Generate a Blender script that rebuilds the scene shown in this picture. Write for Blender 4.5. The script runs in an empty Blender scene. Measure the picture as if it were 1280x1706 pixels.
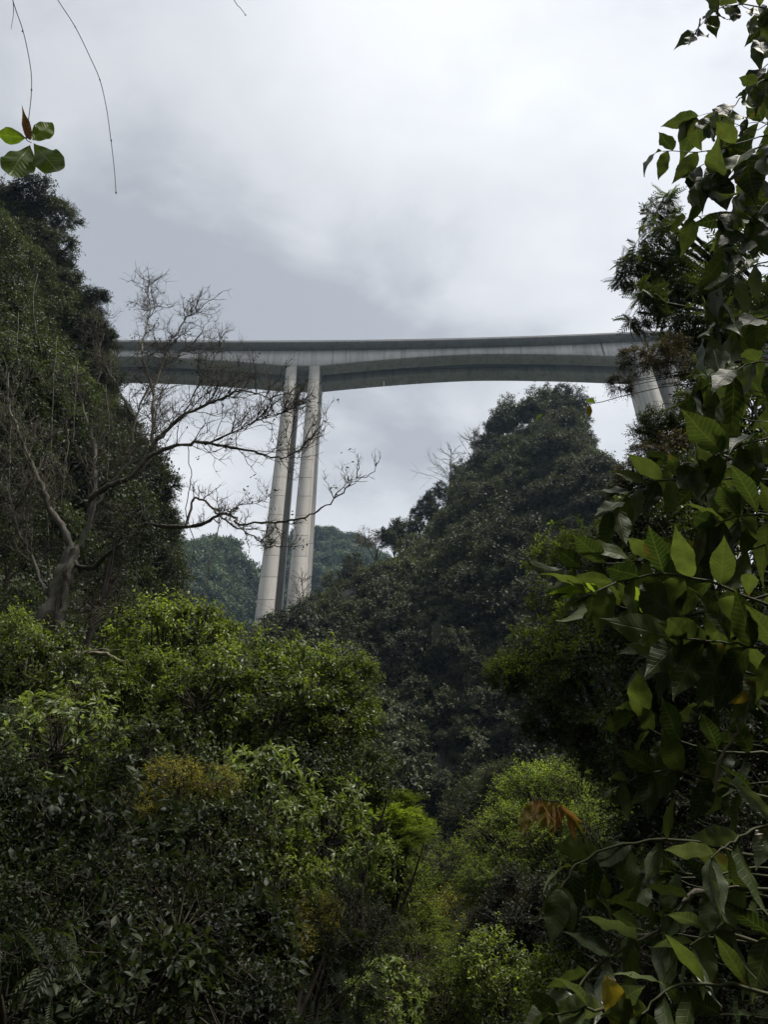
import bpy, math, random
import numpy as np
from mathutils import Vector, Matrix

rad = math.radians
random.seed(7)
SC = bpy.context.scene
COL = SC.collection

# ------------------------------------------------------------------ camera
FPX, PITCH, CAMZ = 1230.0, rad(36.0), 1.6          # focal length in photo pixels (photo 1280 x 1706)
cam_d = bpy.data.cameras.new('camera'); cam = bpy.data.objects.new('camera', cam_d); COL.objects.link(cam)
cam_d.sensor_fit = 'VERTICAL'; cam_d.sensor_height = 36.0; cam_d.lens = FPX / 1706.0 * 36.0
cam_d.clip_start = 0.05; cam_d.clip_end = 6000
cam.location = (0, 0, CAMZ); cam.rotation_euler = (rad(90) + PITCH, 0, 0)
SC.camera = cam

# ------------------------------------------------------------------ light
SUN_EL, SUN_AZ = rad(63), rad(108)                   # azimuth from +Y towards +X
SUN_DIR = Vector((math.sin(SUN_AZ) * math.cos(SUN_EL), math.cos(SUN_AZ) * math.cos(SUN_EL), math.sin(SUN_EL)))
sun_d = bpy.data.lights.new('sun', 'SUN'); sun = bpy.data.objects.new('sun', sun_d); COL.objects.link(sun)
sun_d.energy = 1.5; sun_d.angle = rad(11); sun_d.color = (1.0, 0.94, 0.85)
sun.rotation_euler = (-SUN_DIR).to_track_quat('-Z', 'Y').to_euler(); sun.location = (40, 40, 400)

W = bpy.data.worlds.new('World'); SC.world = W; W.use_nodes = True
nt = W.node_tree; nt.nodes.clear()
def wn(t, **k):
    n = nt.nodes.new(t)
    for a, b in k.items(): setattr(n, a, b)
    return n
L = nt.links.new
w_out = wn('ShaderNodeOutputWorld'); w_bg = wn('ShaderNodeBackground'); w_bg.inputs['Strength'].default_value = 0.050
sky = wn('ShaderNodeTexSky', sky_type='NISHITA', sun_disc=False, sun_elevation=SUN_EL, sun_rotation=SUN_AZ)
sky.air_density = 1.0; sky.dust_density = 3.0
tc = wn('ShaderNodeTexCoord')
sep = wn('ShaderNodeSeparateXYZ'); L(tc.outputs['Generated'], sep.inputs[0])
zc = wn('ShaderNodeMath', operation='MAXIMUM'); L(sep.outputs['Z'], zc.inputs[0]); zc.inputs[1].default_value = 0.0
zd = wn('ShaderNodeMath', operation='ADD'); L(zc.outputs[0], zd.inputs[0]); zd.inputs[1].default_value = 0.25
dx = wn('ShaderNodeMath', operation='DIVIDE'); L(sep.outputs['X'], dx.inputs[0]); L(zd.outputs[0], dx.inputs[1])
dy = wn('ShaderNodeMath', operation='DIVIDE'); L(sep.outputs['Y'], dy.inputs[0]); L(zd.outputs[0], dy.inputs[1])
cmb = wn('ShaderNodeCombineXYZ'); L(dx.outputs[0], cmb.inputs[0]); L(dy.outputs[0], cmb.inputs[1])
def wnoise(scale, detail, rough, off, stretch=(1, 1, 1), dist=0.0):
    m = wn('ShaderNodeMapping'); m.inputs['Location'].default_value = off; m.inputs['Scale'].default_value = stretch
    L(cmb.outputs[0], m.inputs['Vector'])
    n = wn('ShaderNodeTexNoise'); n.inputs['Scale'].default_value = scale; n.inputs['Detail'].default_value = detail
    n.inputs['Roughness'].default_value = rough; n.inputs['Distortion'].default_value = dist
    L(m.outputs[0], n.inputs['Vector']); return n
n1 = wnoise(1.9, 4, 0.45, (9.3, 1.36, 0))
n2 = wnoise(5.5, 7, 0.58, (1.3, 8.4, 2.0), (1.0, 1.35, 1), 0.25)
mixn = wn('ShaderNodeMath', operation='MULTIPLY_ADD'); L(n2.outputs['Fac'], mixn.inputs[0]); mixn.inputs[1].default_value = 0.42
L(n1.outputs['Fac'], mixn.inputs[2])
ramp = wn('ShaderNodeValToRGB'); L(mixn.outputs[0], ramp.inputs[0])
ramp.color_ramp.elements[0].position = 0.56; ramp.color_ramp.elements[0].color = (0.39, 0.41, 0.445, 1)
ramp.color_ramp.elements[1].position = 0.92; ramp.color_ramp.elements[1].color = (0.715, 0.727, 0.745, 1)
e = ramp.color_ramp.elements.new(0.71); e.color = (0.60, 0.613, 0.638, 1)
# brighter cloud round the veiled sun
nrm = wn('ShaderNodeVectorMath', operation='NORMALIZE'); L(tc.outputs['Generated'], nrm.inputs[0])
dot = wn('ShaderNodeVectorMath', operation='DOT_PRODUCT'); L(nrm.outputs[0], dot.inputs[0]); dot.inputs[1].default_value = SUN_DIR
mr = wn('ShaderNodeMapRange', interpolation_type='SMOOTHSTEP'); L(dot.outputs['Value'], mr.inputs['Value'])
mr.inputs['From Min'].default_value = 0.50; mr.inputs['From Max'].default_value = 1.0
mr.inputs['To Min'].default_value = 7.6; mr.inputs['To Max'].default_value = 10.6
cl = wn('ShaderNodeVectorMath', operation='SCALE'); L(ramp.outputs['Color'], cl.inputs[0]); L(mr.outputs[0], cl.inputs['Scale'])
hz_ = wn('ShaderNodeMapRange'); L(sep.outputs['Z'], hz_.inputs['Value']); hz_.inputs['From Min'].default_value = 0.85; hz_.inputs['From Max'].default_value = 0.45
hz_.inputs['To Min'].default_value = 1.0; hz_.inputs['To Max'].default_value = 1.16
cl2 = wn('ShaderNodeVectorMath', operation='SCALE'); L(cl.outputs[0], cl2.inputs[0]); L(hz_.outputs[0], cl2.inputs['Scale']); cl = cl2
mx = wn('ShaderNodeMixRGB'); mx.inputs[0].default_value = 0.92
L(sky.outputs[0], mx.inputs[1]); L(cl.outputs[0], mx.inputs[2]); L(mx.outputs[0], w_bg.inputs['Color']); L(w_bg.outputs[0], w_out.inputs['Surface'])

SC.view_settings.view_transform = 'Standard'; SC.view_settings.look = 'None'
SC.view_settings.exposure = 1.62; SC.view_settings.gamma = 1.0; SC.view_settings.use_curve_mapping = False
cy = SC.cycles
cy.max_bounces = 6; cy.diffuse_bounces = 3; cy.glossy_bounces = 2; cy.transmission_bounces = 4; cy.volume_bounces = 0
cy.transparent_max_bounces = 4; cy.caustics_reflective = False; cy.caustics_refractive = False
cy.use_denoising = True

# ------------------------------------------------------------------ pixel <-> place
cp, sp_ = math.cos(PITCH), math.sin(PITCH)
def ray(px, py):
    x, y = (px - 640.0) / FPX, (853.0 - py) / FPX
    return np.array([x, cp - y * sp_, sp_ + y * cp])
def at(px, py, Y):
    d = ray(px, py); return np.array([0, 0, CAMZ]) + d * (Y / d[1])
def mpp(px, py, Y):                                   # metres per photo pixel there
    return Y / ray(px, py)[1] / FPX
def project(P):
    P = np.asarray(P) - np.array([0, 0, CAMZ])
    z = P[..., 1] * cp + P[..., 2] * sp_; y = -P[..., 1] * sp_ + P[..., 2] * cp
    return 640 + FPX * P[..., 0] / np.maximum(z, 1e-3), 853 - FPX * y / np.maximum(z, 1e-3), z

# ------------------------------------------------------------------ noise
def _h(ix, iy, s):
    v = np.sin(ix * 127.1 + iy * 311.7 + s * 74.7) * 43758.5453
    return v - np.floor(v)
def vnoise(x, y, s=0):
    ix, iy = np.floor(x), np.floor(y); fx, fy = x - ix, y - iy
    fx = fx * fx * (3 - 2 * fx); fy = fy * fy * (3 - 2 * fy)
    a, b = _h(ix, iy, s), _h(ix + 1, iy, s); c, d = _h(ix, iy + 1, s), _h(ix + 1, iy + 1, s)
    return (a + (b - a) * fx) * (1 - fy) + (c + (d - c) * fx) * fy - 0.5
def fbm(x, y, s=0, o=4):
    r, amp, f = 0, 1.0, 1.0
    for k in range(o): r = r + amp * vnoise(x * f, y * f, s + k * 3); amp *= 0.5; f *= 2.03
    return r

# ------------------------------------------------------------------ materials
MATS = {}
def newmat(name):
    m = bpy.data.materials.new(name); m.use_nodes = True; m.node_tree.nodes.clear(); MATS[name] = m
    return m, m.node_tree.nodes, m.node_tree.links.new
def leaf_mat(name, c0, c1, trans=0.32, rough=0.45, pos_scale=0.3, pos_amt=0.45, tcol=None, veins=False, spec=0.4, spread=(0.72, 1.3)):
    m, N, K = newmat(name)
    out = N.new('ShaderNodeOutputMaterial'); pr = N.new('ShaderNodeBsdfPrincipled'); tr = N.new('ShaderNodeBsdfTranslucent')
    ms = N.new('ShaderNodeMixShader'); ms.inputs[0].default_value = trans
    at_ = N.new('ShaderNodeAttribute'); at_.attribute_name = 'tint'
    mc = N.new('ShaderNodeMixRGB'); mc.inputs[1].default_value = (*c0, 1); mc.inputs[2].default_value = (*c1, 1)
    oi = N.new('ShaderNodeObjectInfo')
    ge = N.new('ShaderNodeNewGeometry')
    if veins:
        K(oi.outputs['Random'], mc.inputs[0])
    else:
        K(at_.outputs['Fac'], mc.inputs[0])
    no = N.new('ShaderNodeTexNoise'); no.inputs['Scale'].default_value = pos_scale; no.inputs['Detail'].default_value = 2
    K(ge.outputs['Position'], no.inputs['Vector'])
    mr = N.new('ShaderNodeMapRange'); K(no.outputs['Fac'], mr.inputs['Value'])
    mr.inputs['From Min'].default_value = 0.3; mr.inputs['From Max'].default_value = 0.7
    mr.inputs['To Min'].default_value = 1 - pos_amt; mr.inputs['To Max'].default_value = 1 + pos_amt
    rr = N.new('ShaderNodeMapRange'); K(oi.outputs['Random'], rr.inputs['Value'])
    rr.inputs['To Min'].default_value = spread[0]; rr.inputs['To Max'].default_value = spread[1]
    mu = N.new('ShaderNodeMath'); mu.operation = 'MULTIPLY'; K(mr.outputs[0], mu.inputs[0]); K(rr.outputs[0], mu.inputs[1])
    sc = N.new('ShaderNodeVectorMath'); sc.operation = 'SCALE'; K(mc.outputs[0], sc.inputs[0]); K(mu.outputs[0], sc.inputs['Scale'])
    col = sc.outputs[0]
    if veins:
        tco = N.new('ShaderNodeTexCoord'); sx = N.new('ShaderNodeSeparateXYZ'); K(tco.outputs['Object'], sx.inputs[0])
        ab = N.new('ShaderNodeMath'); ab.operation = 'ABSOLUTE'; K(sx.outputs['X'], ab.inputs[0])
        s1 = N.new('ShaderNodeMath'); s1.operation = 'MULTIPLY_ADD'; K(ab.outputs[0], s1.inputs[0]); s1.inputs[1].default_value = -0.75; K(sx.outputs['Y'], s1.inputs[2])
        fr = N.new('ShaderNodeMath'); fr.operation = 'PINGPONG'; K(s1.outputs[0], fr.inputs[0]); fr.inputs[1].default_value = 0.045
        v1 = N.new('ShaderNodeMapRange'); K(fr.outputs[0], v1.inputs['Value']); v1.inputs['From Max'].default_value = 0.010; v1.inputs['To Min'].default_value = 1; v1.inputs['To Max'].default_value = 0
        v2 = N.new('ShaderNodeMapRange'); K(ab.outputs[0], v2.inputs['Value']); v2.inputs['From Max'].default_value = 0.014; v2.inputs['To Min'].default_value = 1; v2.inputs['To Max'].default_value = 0
        vm = N.new('ShaderNodeMath'); vm.operation = 'MAXIMUM'; K(v1.outputs[0], vm.inputs[0]); K(v2.outputs[0], vm.inputs[1])
        no2 = N.new('ShaderNodeTexNoise'); no2.inputs['Scale'].default_value = 5; no2.inputs['Detail'].default_value = 4; K(tco.outputs['Object'], no2.inputs['Vector'])
        vr = N.new('ShaderNodeMapRange'); K(no2.outputs['Fac'], vr.inputs['Value']); vr.inputs['To Min'].default_value = 0.45; vr.inputs['To Max'].default_value = 1.55
        s2 = N.new('ShaderNodeVectorMath'); s2.operation = 'SCALE'; K(col, s2.inputs[0]); K(vr.outputs[0], s2.inputs['Scale'])
        mv = N.new('ShaderNodeMixRGB'); fm = N.new('ShaderNodeMath'); fm.operation = 'MULTIPLY'; K(vm.outputs[0], fm.inputs[0]); fm.inputs[1].default_value = 0.5
        K(fm.outputs[0], mv.inputs[0]); K(s2.outputs[0], mv.inputs[1]); mv.inputs[2].default_value = (c1[0] * 1.7, c1[1] * 1.6, c1[2] * 1.5, 1)
        sp_n = N.new('ShaderNodeTexNoise'); sp_n.inputs['Scale'].default_value = 7; sp_n.inputs['Detail'].default_value = 3; K(ge.outputs['Position'], sp_n.inputs['Vector'])
        sp_r = N.new('ShaderNodeMapRange'); K(sp_n.outputs['Fac'], sp_r.inputs['Value']); sp_r.inputs['From Min'].default_value = 0.64; sp_r.inputs['From Max'].default_value = 0.70; sp_r.inputs['To Max'].default_value = 0.75
        sp_m = N.new('ShaderNodeMixRGB'); K(sp_r.outputs[0], sp_m.inputs[0]); K(mv.outputs[0], sp_m.inputs[1]); sp_m.inputs[2].default_value = (0.085, 0.058, 0.020, 1)
        col = sp_m.outputs[0]
        bp = N.new('ShaderNodeBump'); bp.inputs['Strength'].default_value = 0.3; bp.inputs['Distance'].default_value = 0.01; bp.invert = True
        K(vm.outputs[0], bp.inputs['Height']); K(bp.outputs[0], pr.inputs['Normal'])
    K(col, pr.inputs['Base Color'])
    tm = N.new('ShaderNodeMixRGB'); tm.blend_type = 'MULTIPLY'; tm.inputs[0].default_value = 1; K(col, tm.inputs[1])
    tm.inputs[2].default_value = (*(tcol or (2.1, 2.2, 0.9)), 1); K(tm.outputs[0], tr.inputs['Color'])
    pr.inputs['Roughness'].default_value = rough; pr.inputs['Specular IOR Level'].default_value = spec
    K(pr.outputs[0], ms.inputs[1]); K(tr.outputs[0], ms.inputs[2]); K(ms.outputs[0], out.inputs['Surface'])
    return m
def rough_mat(name, c0, c1, scale=4.0, bump=0.3, rough=0.9, stretch=(1, 1, 1), c2=None, dist=0.02, obj_coord=False):
    m, N, K = newmat(name)
    out = N.new('ShaderNodeOutputMaterial'); pr = N.new('ShaderNodeBsdfPrincipled'); K(pr.outputs[0], out.inputs['Surface'])
    ge = N.new('ShaderNodeNewGeometry'); mp = N.new('ShaderNodeMapping'); mp.inputs['Scale'].default_value = stretch
    K(ge.outputs['Position'], mp.inputs['Vector'])
    no = N.new('ShaderNodeTexNoise'); no.inputs['Scale'].default_value = scale; no.inputs['Detail'].default_value = 6; no.inputs['Roughness'].default_value = 0.65
    K(mp.outputs[0], no.inputs['Vector'])
    mr = N.new('ShaderNodeMapRange'); K(no.outputs['Fac'], mr.inputs['Value']); mr.inputs['From Min'].default_value = 0.32; mr.inputs['From Max'].default_value = 0.68
    mc = N.new('ShaderNodeMixRGB'); mc.inputs[1].default_value = (*c0, 1); mc.inputs[2].default_value = (*c1, 1); K(mr.outputs[0], mc.inputs[0])
    col = mc.outputs[0]
    if c2:
        n2 = N.new('ShaderNodeTexNoise'); n2.inputs['Scale'].default_value = scale * 0.35; n2.inputs['Detail'].default_value = 5; K(ge.outputs['Position'], n2.inputs['Vector'])
        r2 = N.new('ShaderNodeMapRange'); K(n2.outputs['Fac'], r2.inputs['Value']); r2.inputs['From Min'].default_value = 0.5; r2.inputs['From Max'].default_value = 0.68
        m2 = N.new('ShaderNodeMixRGB'); K(r2.outputs[0], m2.inputs[0]); K(col, m2.inputs[1]); m2.inputs[2].default_value = (*c2, 1); col = m2.outputs[0]
    K(col, pr.inputs['Base Color']); pr.inputs['Roughness'].default_value = rough; pr.inputs['Specular IOR Level'].default_value = 0.25
    bp = N.new('ShaderNodeBump'); bp.inputs['Strength'].default_value = bump; bp.inputs['Distance'].default_value = dist
    K(no.outputs['Fac'], bp.inputs['Height']); K(bp.outputs[0], pr.inputs['Normal'])
    return m
def concrete_mat(name, base, dark, warm, streak=0.5):
    m, N, K = newmat(name)
    out = N.new('ShaderNodeOutputMaterial'); pr = N.new('ShaderNodeBsdfPrincipled'); K(pr.outputs[0], out.inputs['Surface'])
    ge = N.new('ShaderNodeNewGeometry')
    def nz(scale, st, det=5, rgh=0.6):
        mp = N.new('ShaderNodeMapping'); mp.inputs['Scale'].default_value = st; K(ge.outputs['Position'], mp.inputs['Vector'])
        n = N.new('ShaderNodeTexNoise'); n.inputs['Scale'].default_value = scale; n.inputs['Detail'].default_value = det; n.inputs['Roughness'].default_value = rgh
        K(mp.outputs[0], n.inputs['Vector']); return n.outputs['Fac']
    def rng(v, a, b, c=0.0, d=1.0):
        r = N.new('ShaderNodeMapRange'); K(v, r.inputs['Value'])
        for k, q in zip(('From Min', 'From Max', 'To Min', 'To Max'), (a, b, c, d)): r.inputs[k].default_value = q
        return r.outputs[0]
    def mix(f, a, b):
        x = N.new('ShaderNodeMixRGB'); K(f, x.inputs[0])
        for i, q in ((1, a), (2, b)):
            if isinstance(q, tuple): x.inputs[i].default_value = (*q, 1)
            else: K(q, x.inputs[i])
        return x.outputs[0]
    c = mix(rng(nz(0.25, (1, 1, 1)), 0.35, 0.65), base, warm)
    c = mix(rng(nz(0.7, (1, 1, 0.05), 6, 0.7), 0.52, 0.72, 0, streak), c, dark)
    c = mix(rng(nz(0.5, (1, 1, 0.25), 6, 0.7), 0.53, 0.70, 0, streak * 0.8), c, dark)
    c = mix(rng(nz(0.9, (1.6, 1.6, 0.02), 3, 0.5), 0.54, 0.66, 0, streak * 0.5), c, dark)
    oi = N.new('ShaderNodeObjectInfo'); rr = rng(oi.outputs['Random'], 0, 1, 0.90, 1.07)
    s = N.new('ShaderNodeVectorMath'); s.operation = 'SCALE'; K(c, s.inputs[0]); K(rr, s.inputs['Scale'])
    K(s.outputs[0], pr.inputs['Base Color']); pr.inputs['Roughness'].default_value = 0.85; pr.inputs['Specular IOR Level'].default_value = 0.2
    bp = N.new('ShaderNodeBump'); bp.inputs['Strength'].default_value = 0.12; bp.inputs['Distance'].default_value = 0.03
    K(nz(3.0, (1, 1, 1)), bp.inputs['Height']); K(bp.outputs[0], pr.inputs['Normal'])
    return m

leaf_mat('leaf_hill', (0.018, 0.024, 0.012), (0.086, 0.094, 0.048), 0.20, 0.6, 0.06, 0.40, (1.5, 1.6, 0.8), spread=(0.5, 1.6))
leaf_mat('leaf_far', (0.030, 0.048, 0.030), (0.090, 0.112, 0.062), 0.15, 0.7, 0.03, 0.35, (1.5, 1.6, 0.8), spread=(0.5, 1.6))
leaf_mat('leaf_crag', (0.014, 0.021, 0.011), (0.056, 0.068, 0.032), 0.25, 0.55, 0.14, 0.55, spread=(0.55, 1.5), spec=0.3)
leaf_mat('leaf_shrub', (0.020, 0.042, 0.009), (0.205, 0.250, 0.050), 0.38, 0.4, 0.5, 0.3, spec=0.35)
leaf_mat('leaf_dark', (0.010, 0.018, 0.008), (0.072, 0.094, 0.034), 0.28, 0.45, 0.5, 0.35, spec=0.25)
leaf_mat('leaf_deep', (0.008, 0.014, 0.007), (0.040, 0.052, 0.022), 0.25, 0.5, 0.5, 0.35, spec=0.2)  # darker than leaf_dark: deep shade of corner shrubs and thicket put into the colour
leaf_mat('leaf_rosette', (0.024, 0.046, 0.014), (0.205, 0.250, 0.090), 0.32, 0.38, 0.5, 0.3, spec=0.35)
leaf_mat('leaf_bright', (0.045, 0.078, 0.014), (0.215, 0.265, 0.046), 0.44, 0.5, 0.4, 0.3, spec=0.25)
leaf_mat('leaf_yellow', (0.095, 0.095, 0.016), (0.260, 0.230, 0.034), 0.40, 0.5, 0.8, 0.3)
leaf_mat('leaf_withered', (0.040, 0.034, 0.020), (0.110, 0.085, 0.040), 0.25, 0.6, 1.5, 0.5)
leaf_mat('leaf_large', (0.020, 0.036, 0.012), (0.066, 0.088, 0.030), 0.36, 0.52, 0.8, 0.35, (1.6, 1.6, 0.75), True, 0.16)
leaf_mat('leaf_large_pale', (0.060, 0.085, 0.045), (0.110, 0.130, 0.080), 0.25, 0.30, 0.8, 0.2, None, True)
leaf_mat('leaf_brown', (0.190, 0.096, 0.034), (0.300, 0.195, 0.065), 0.35, 0.6, 0.8, 0.2, (1.6, 1.4, 0.9), True)
leaf_mat('leaf_gold', (0.210, 0.170, 0.020), (0.280, 0.230, 0.035), 0.35, 0.5, 0.8, 0.2, (1.6, 1.5, 0.8), True)
leaf_mat('leaf_fresh', (0.090, 0.150, 0.022), (0.130, 0.190, 0.035), 0.45, 0.4, 0.8, 0.1, (1.8, 1.8, 0.7), True)
rough_mat('bark_grey', (0.075, 0.066, 0.054), (0.250, 0.228, 0.195), 6, 0.9, 0.95, (1, 1, 0.35), (0.050, 0.060, 0.030), 0.03)
rough_mat('bark_pale', (0.160, 0.140, 0.105), (0.300, 0.270, 0.210), 8, 0.5, 0.9, (1, 1, 0.4), None, 0.01)
rough_mat('bark_dark', (0.022, 0.018, 0.014), (0.070, 0.058, 0.044), 8, 0.6, 0.95)
rough_mat('twig', (0.050, 0.043, 0.035), (0.140, 0.122, 0.098), 12, 0.2, 0.9)
rough_mat('stem_green', (0.050, 0.060, 0.025), (0.110, 0.110, 0.060), 12, 0.2, 0.7)
rough_mat('soil', (0.020, 0.022, 0.014), (0.050, 0.050, 0.030), 1.2, 0.6, 1.0, (1, 1, 1), (0.030, 0.045, 0.018), 0.1)
rough_mat('karst', (0.022, 0.028, 0.016), (0.050, 0.056, 0.034), 0.5, 0.8, 1.0, (1, 1, 0.4), (0.080, 0.080, 0.072), 0.4)
concrete_mat('concrete_pier', (0.46, 0.435, 0.395), (0.20, 0.18, 0.16), (0.52, 0.49, 0.44), 0.5)
concrete_mat('concrete_girder', (0.48, 0.465, 0.45), (0.19, 0.18, 0.18), (0.56, 0.54, 0.51), 0.55)
concrete_mat('concrete_parapet', (0.20, 0.20, 0.20), (0.10, 0.10, 0.10), (0.24, 0.235, 0.225), 0.5)
m, N, K = newmat('galvanised'); o_ = N.new('ShaderNodeOutputMaterial'); p_ = N.new('ShaderNodeBsdfPrincipled'); K(p_.outputs[0], o_.inputs[0])
p_.inputs['Base Color'].default_value = (0.22, 0.23, 0.24, 1); p_.inputs['Roughness'].default_value = 0.5; p_.inputs['Metallic'].default_value = 0.6

# ------------------------------------------------------------------ mesh helpers
class MB:
    def __init__(s): s.V = []; s.F = []; s.n = 0; s.t = []
    def add(s, V, F, tint=None):
        V = np.asarray(V, float).reshape(-1, 3); F = np.asarray(F, np.int64)
        s.V.append(V); s.F.append(F + s.n); s.n += len(V)
        s.t.append(np.full(len(V), 0.5) if tint is None else tint)
    def mesh(s, name, mat, smooth=False):
        me = bpy.data.meshes.new(name)
        V = np.concatenate(s.V); tot = np.concatenate([np.full(len(f), f.shape[1]) for f in s.F])
        loops = np.concatenate([f.ravel() for f in s.F])
        me.vertices.add(len(V)); me.vertices.foreach_set('co', V.ravel().astype(np.float32))
        me.loops.add(len(loops)); me.loops.foreach_set('vertex_index', loops.astype(np.int32))
        me.polygons.add(len(tot)); st = np.zeros(len(tot), np.int32); st[1:] = np.cumsum(tot)[:-1]
        me.polygons.foreach_set('loop_start', st)
        me.update(calc_edges=True)
        a = me.attributes.new('tint', 'FLOAT', 'POINT'); a.data.foreach_set('value', np.concatenate(s.t).astype(np.float32))
        if smooth: me.polygons.foreach_set('use_smooth', np.ones(len(tot), bool))
        me.materials.append(MATS[mat]); me.validate()
        return me
def link(name, data, parent=None, loc=None):
    o = bpy.data.objects.new(name, data); COL.objects.link(o)
    if parent is not None: o.parent = parent
    if loc is not None: o.location = loc
    return o
def tag(o, label, cat=None, group=None, kind=None):
    o['label'] = label
    if cat: o['category'] = cat
    if group: o['group'] = group
    if kind: o['kind'] = kind
    return o
def thing(name, label, cat, loc, group=None):
    o = link(name, None, None, tuple(loc)); o.empty_display_size = 0.3
    return tag(o, label, cat, group)
def norm(v): return v / np.maximum(np.linalg.norm(v, axis=-1, keepdims=True), 1e-9)
BOXF = np.array([[0, 3, 2, 1], [4, 5, 6, 7], [0, 1, 5, 4], [1, 2, 6, 5], [2, 3, 7, 6], [3, 0, 4, 7]])
def tube(mb, pts, radii, sides=6, cap=True):
    pts = np.asarray(pts, float); radii = np.asarray(radii, float); n = len(pts)
    T = norm(np.gradient(pts, axis=0)); ref = np.array([0.31, 0.17, 0.93]) if abs(T[0][2]) < 0.9 else np.array([0.9, 0.3, 0.1])
    A = norm(np.cross(T, ref)); B = np.cross(T, A)
    th = np.arange(sides) / sides * 2 * math.pi
    V = pts[:, None] + radii[:, None, None] * (np.cos(th)[None, :, None] * A[:, None] + np.sin(th)[None, :, None] * B[:, None])
    i = np.arange(n - 1)[:, None] * sides; j = np.arange(sides)[None]; k = (j + 1) % sides
    F = np.stack([i + j, i + k, i + sides + k, i + sides + j], -1).reshape(-1, 4)
    mb.add(V.reshape(-1, 3), F)
def smooth_line(P, n, rng=None, jit=0.0):
    P = np.asarray(P, float); m = len(P); t = np.linspace(0, m - 1, n); i = np.clip(t.astype(int), 0, m - 2); f = (t - i)[:, None]
    Q = np.concatenate([[2 * P[0] - P[1]], P, [2 * P[-1] - P[-2]]])
    a, b, c, d = Q[i], Q[i + 1], Q[i + 2], Q[i + 3]
    out = 0.5 * (2 * b + (c - a) * f + (2 * a - 5 * b + 4 * c - d) * f ** 2 + (3 * b - a - 3 * c + d) * f ** 3)
    if rng is not None: out[1:-1] += rng.normal(0, jit, (n - 2, 3))
    return out
def twigs(mb, S, E, r0, r1):                          # many straight three-sided twigs at once
    D = norm(E - S); A = norm(np.cross(D, np.array([0.3, 0.5, 0.81]))); B = np.cross(D, A)
    th = np.arange(3) / 3 * 2 * math.pi; c, s = np.cos(th)[None, :, None], np.sin(th)[None, :, None]
    ring = c * A[:, None] + s * B[:, None]
    V = np.concatenate([S[:, None] + ring * r0, E[:, None] + ring * r1], 1)
    b = np.arange(len(S))[:, None, None] * 6
    F = np.array([[0, 1, 4, 3], [1, 2, 5, 4], [2, 0, 3, 5]])[None] + b
    mb.add(V.reshape(-1, 3), F.reshape(-1, 4))

# leaf outlines, length 1 along +Y, upper side +Z
def leaf_shape(w, fold=0.12, droop=0.15, peak=0.42):
    V = np.array([[0, 0, 0], [w / 2, peak, fold * w], [0, peak, 0.02], [-w / 2, peak, fold * w], [w * 0.3, 0.78, fold * w * 0.5 - droop * 0.4], [-w * 0.3, 0.78, fold * w * 0.5 - droop * 0.4], [0, 1, -droop]])
    F = np.array([[0, 1, 2], [0, 2, 3], [2, 1, 4], [2, 4, 6], [2, 6, 5], [2, 5, 3]])
    return V, F
def quad_leaf(w):
    return np.array([[0, 0, 0], [w / 2, 0.45, 0.06], [0, 1, -0.08], [-w / 2, 0.45, 0.06]]), np.array([[0, 1, 2], [0, 2, 3]])
def pinnate_shape(pairs, ll, w, droop=0.35):
    Vs, Fs, n = [], [], 0; base, bf = quad_leaf(w)
    for i in range(pairs + 1):
        u = 0.18 + 0.8 * i / pairs; z = -droop * u * u
        for s in ((-1, 1) if i < pairs else (0,)):
            a = s * rad(68 - 22 * u); l = ll * (1 - 0.45 * abs(u - 0.5))
            c, sn = math.cos(a), math.sin(a)
            V = base * l; X = V[:, 0] * c + V[:, 1] * sn; Yy = -V[:, 0] * sn + V[:, 1] * c
            Vs.append(np.stack([X, Yy + u, V[:, 2] + z - np.abs(X) * 0.35], 1)); Fs.append(bf + n); n += 4
    q = np.array([[-0.012, 0, 0], [0.012, 0, 0], [0.006, 0.55, -droop * .3], [-0.006, 0.55, -droop * .3], [0.004, 1, -droop], [-0.004, 1, -droop]])
    Vs.append(q); Fs.append(np.array([[0, 1, 2], [0, 2, 3], [3, 2, 4], [3, 4, 5]]) + n)
    return np.concatenate(Vs), np.concatenate(Fs)
def scatter(mb, tpl, P, D, Nn, S, tint):
    V, F = tpl; D = norm(D); X = norm(np.cross(D, Nn)); Z = np.cross(X, D)
    W = P[:, None] + S[:, None, None] * (V[None, :, 0:1] * X[:, None] + V[None, :, 1:2] * D[:, None] + V[None, :, 2:3] * Z[:, None])
    k = len(V); F2 = F[None] + (np.arange(len(P)) * k)[:, None, None]
    mb.add(W.reshape(-1, 3), F2.reshape(-1, F.shape[1]), np.repeat(tint, k))

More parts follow.
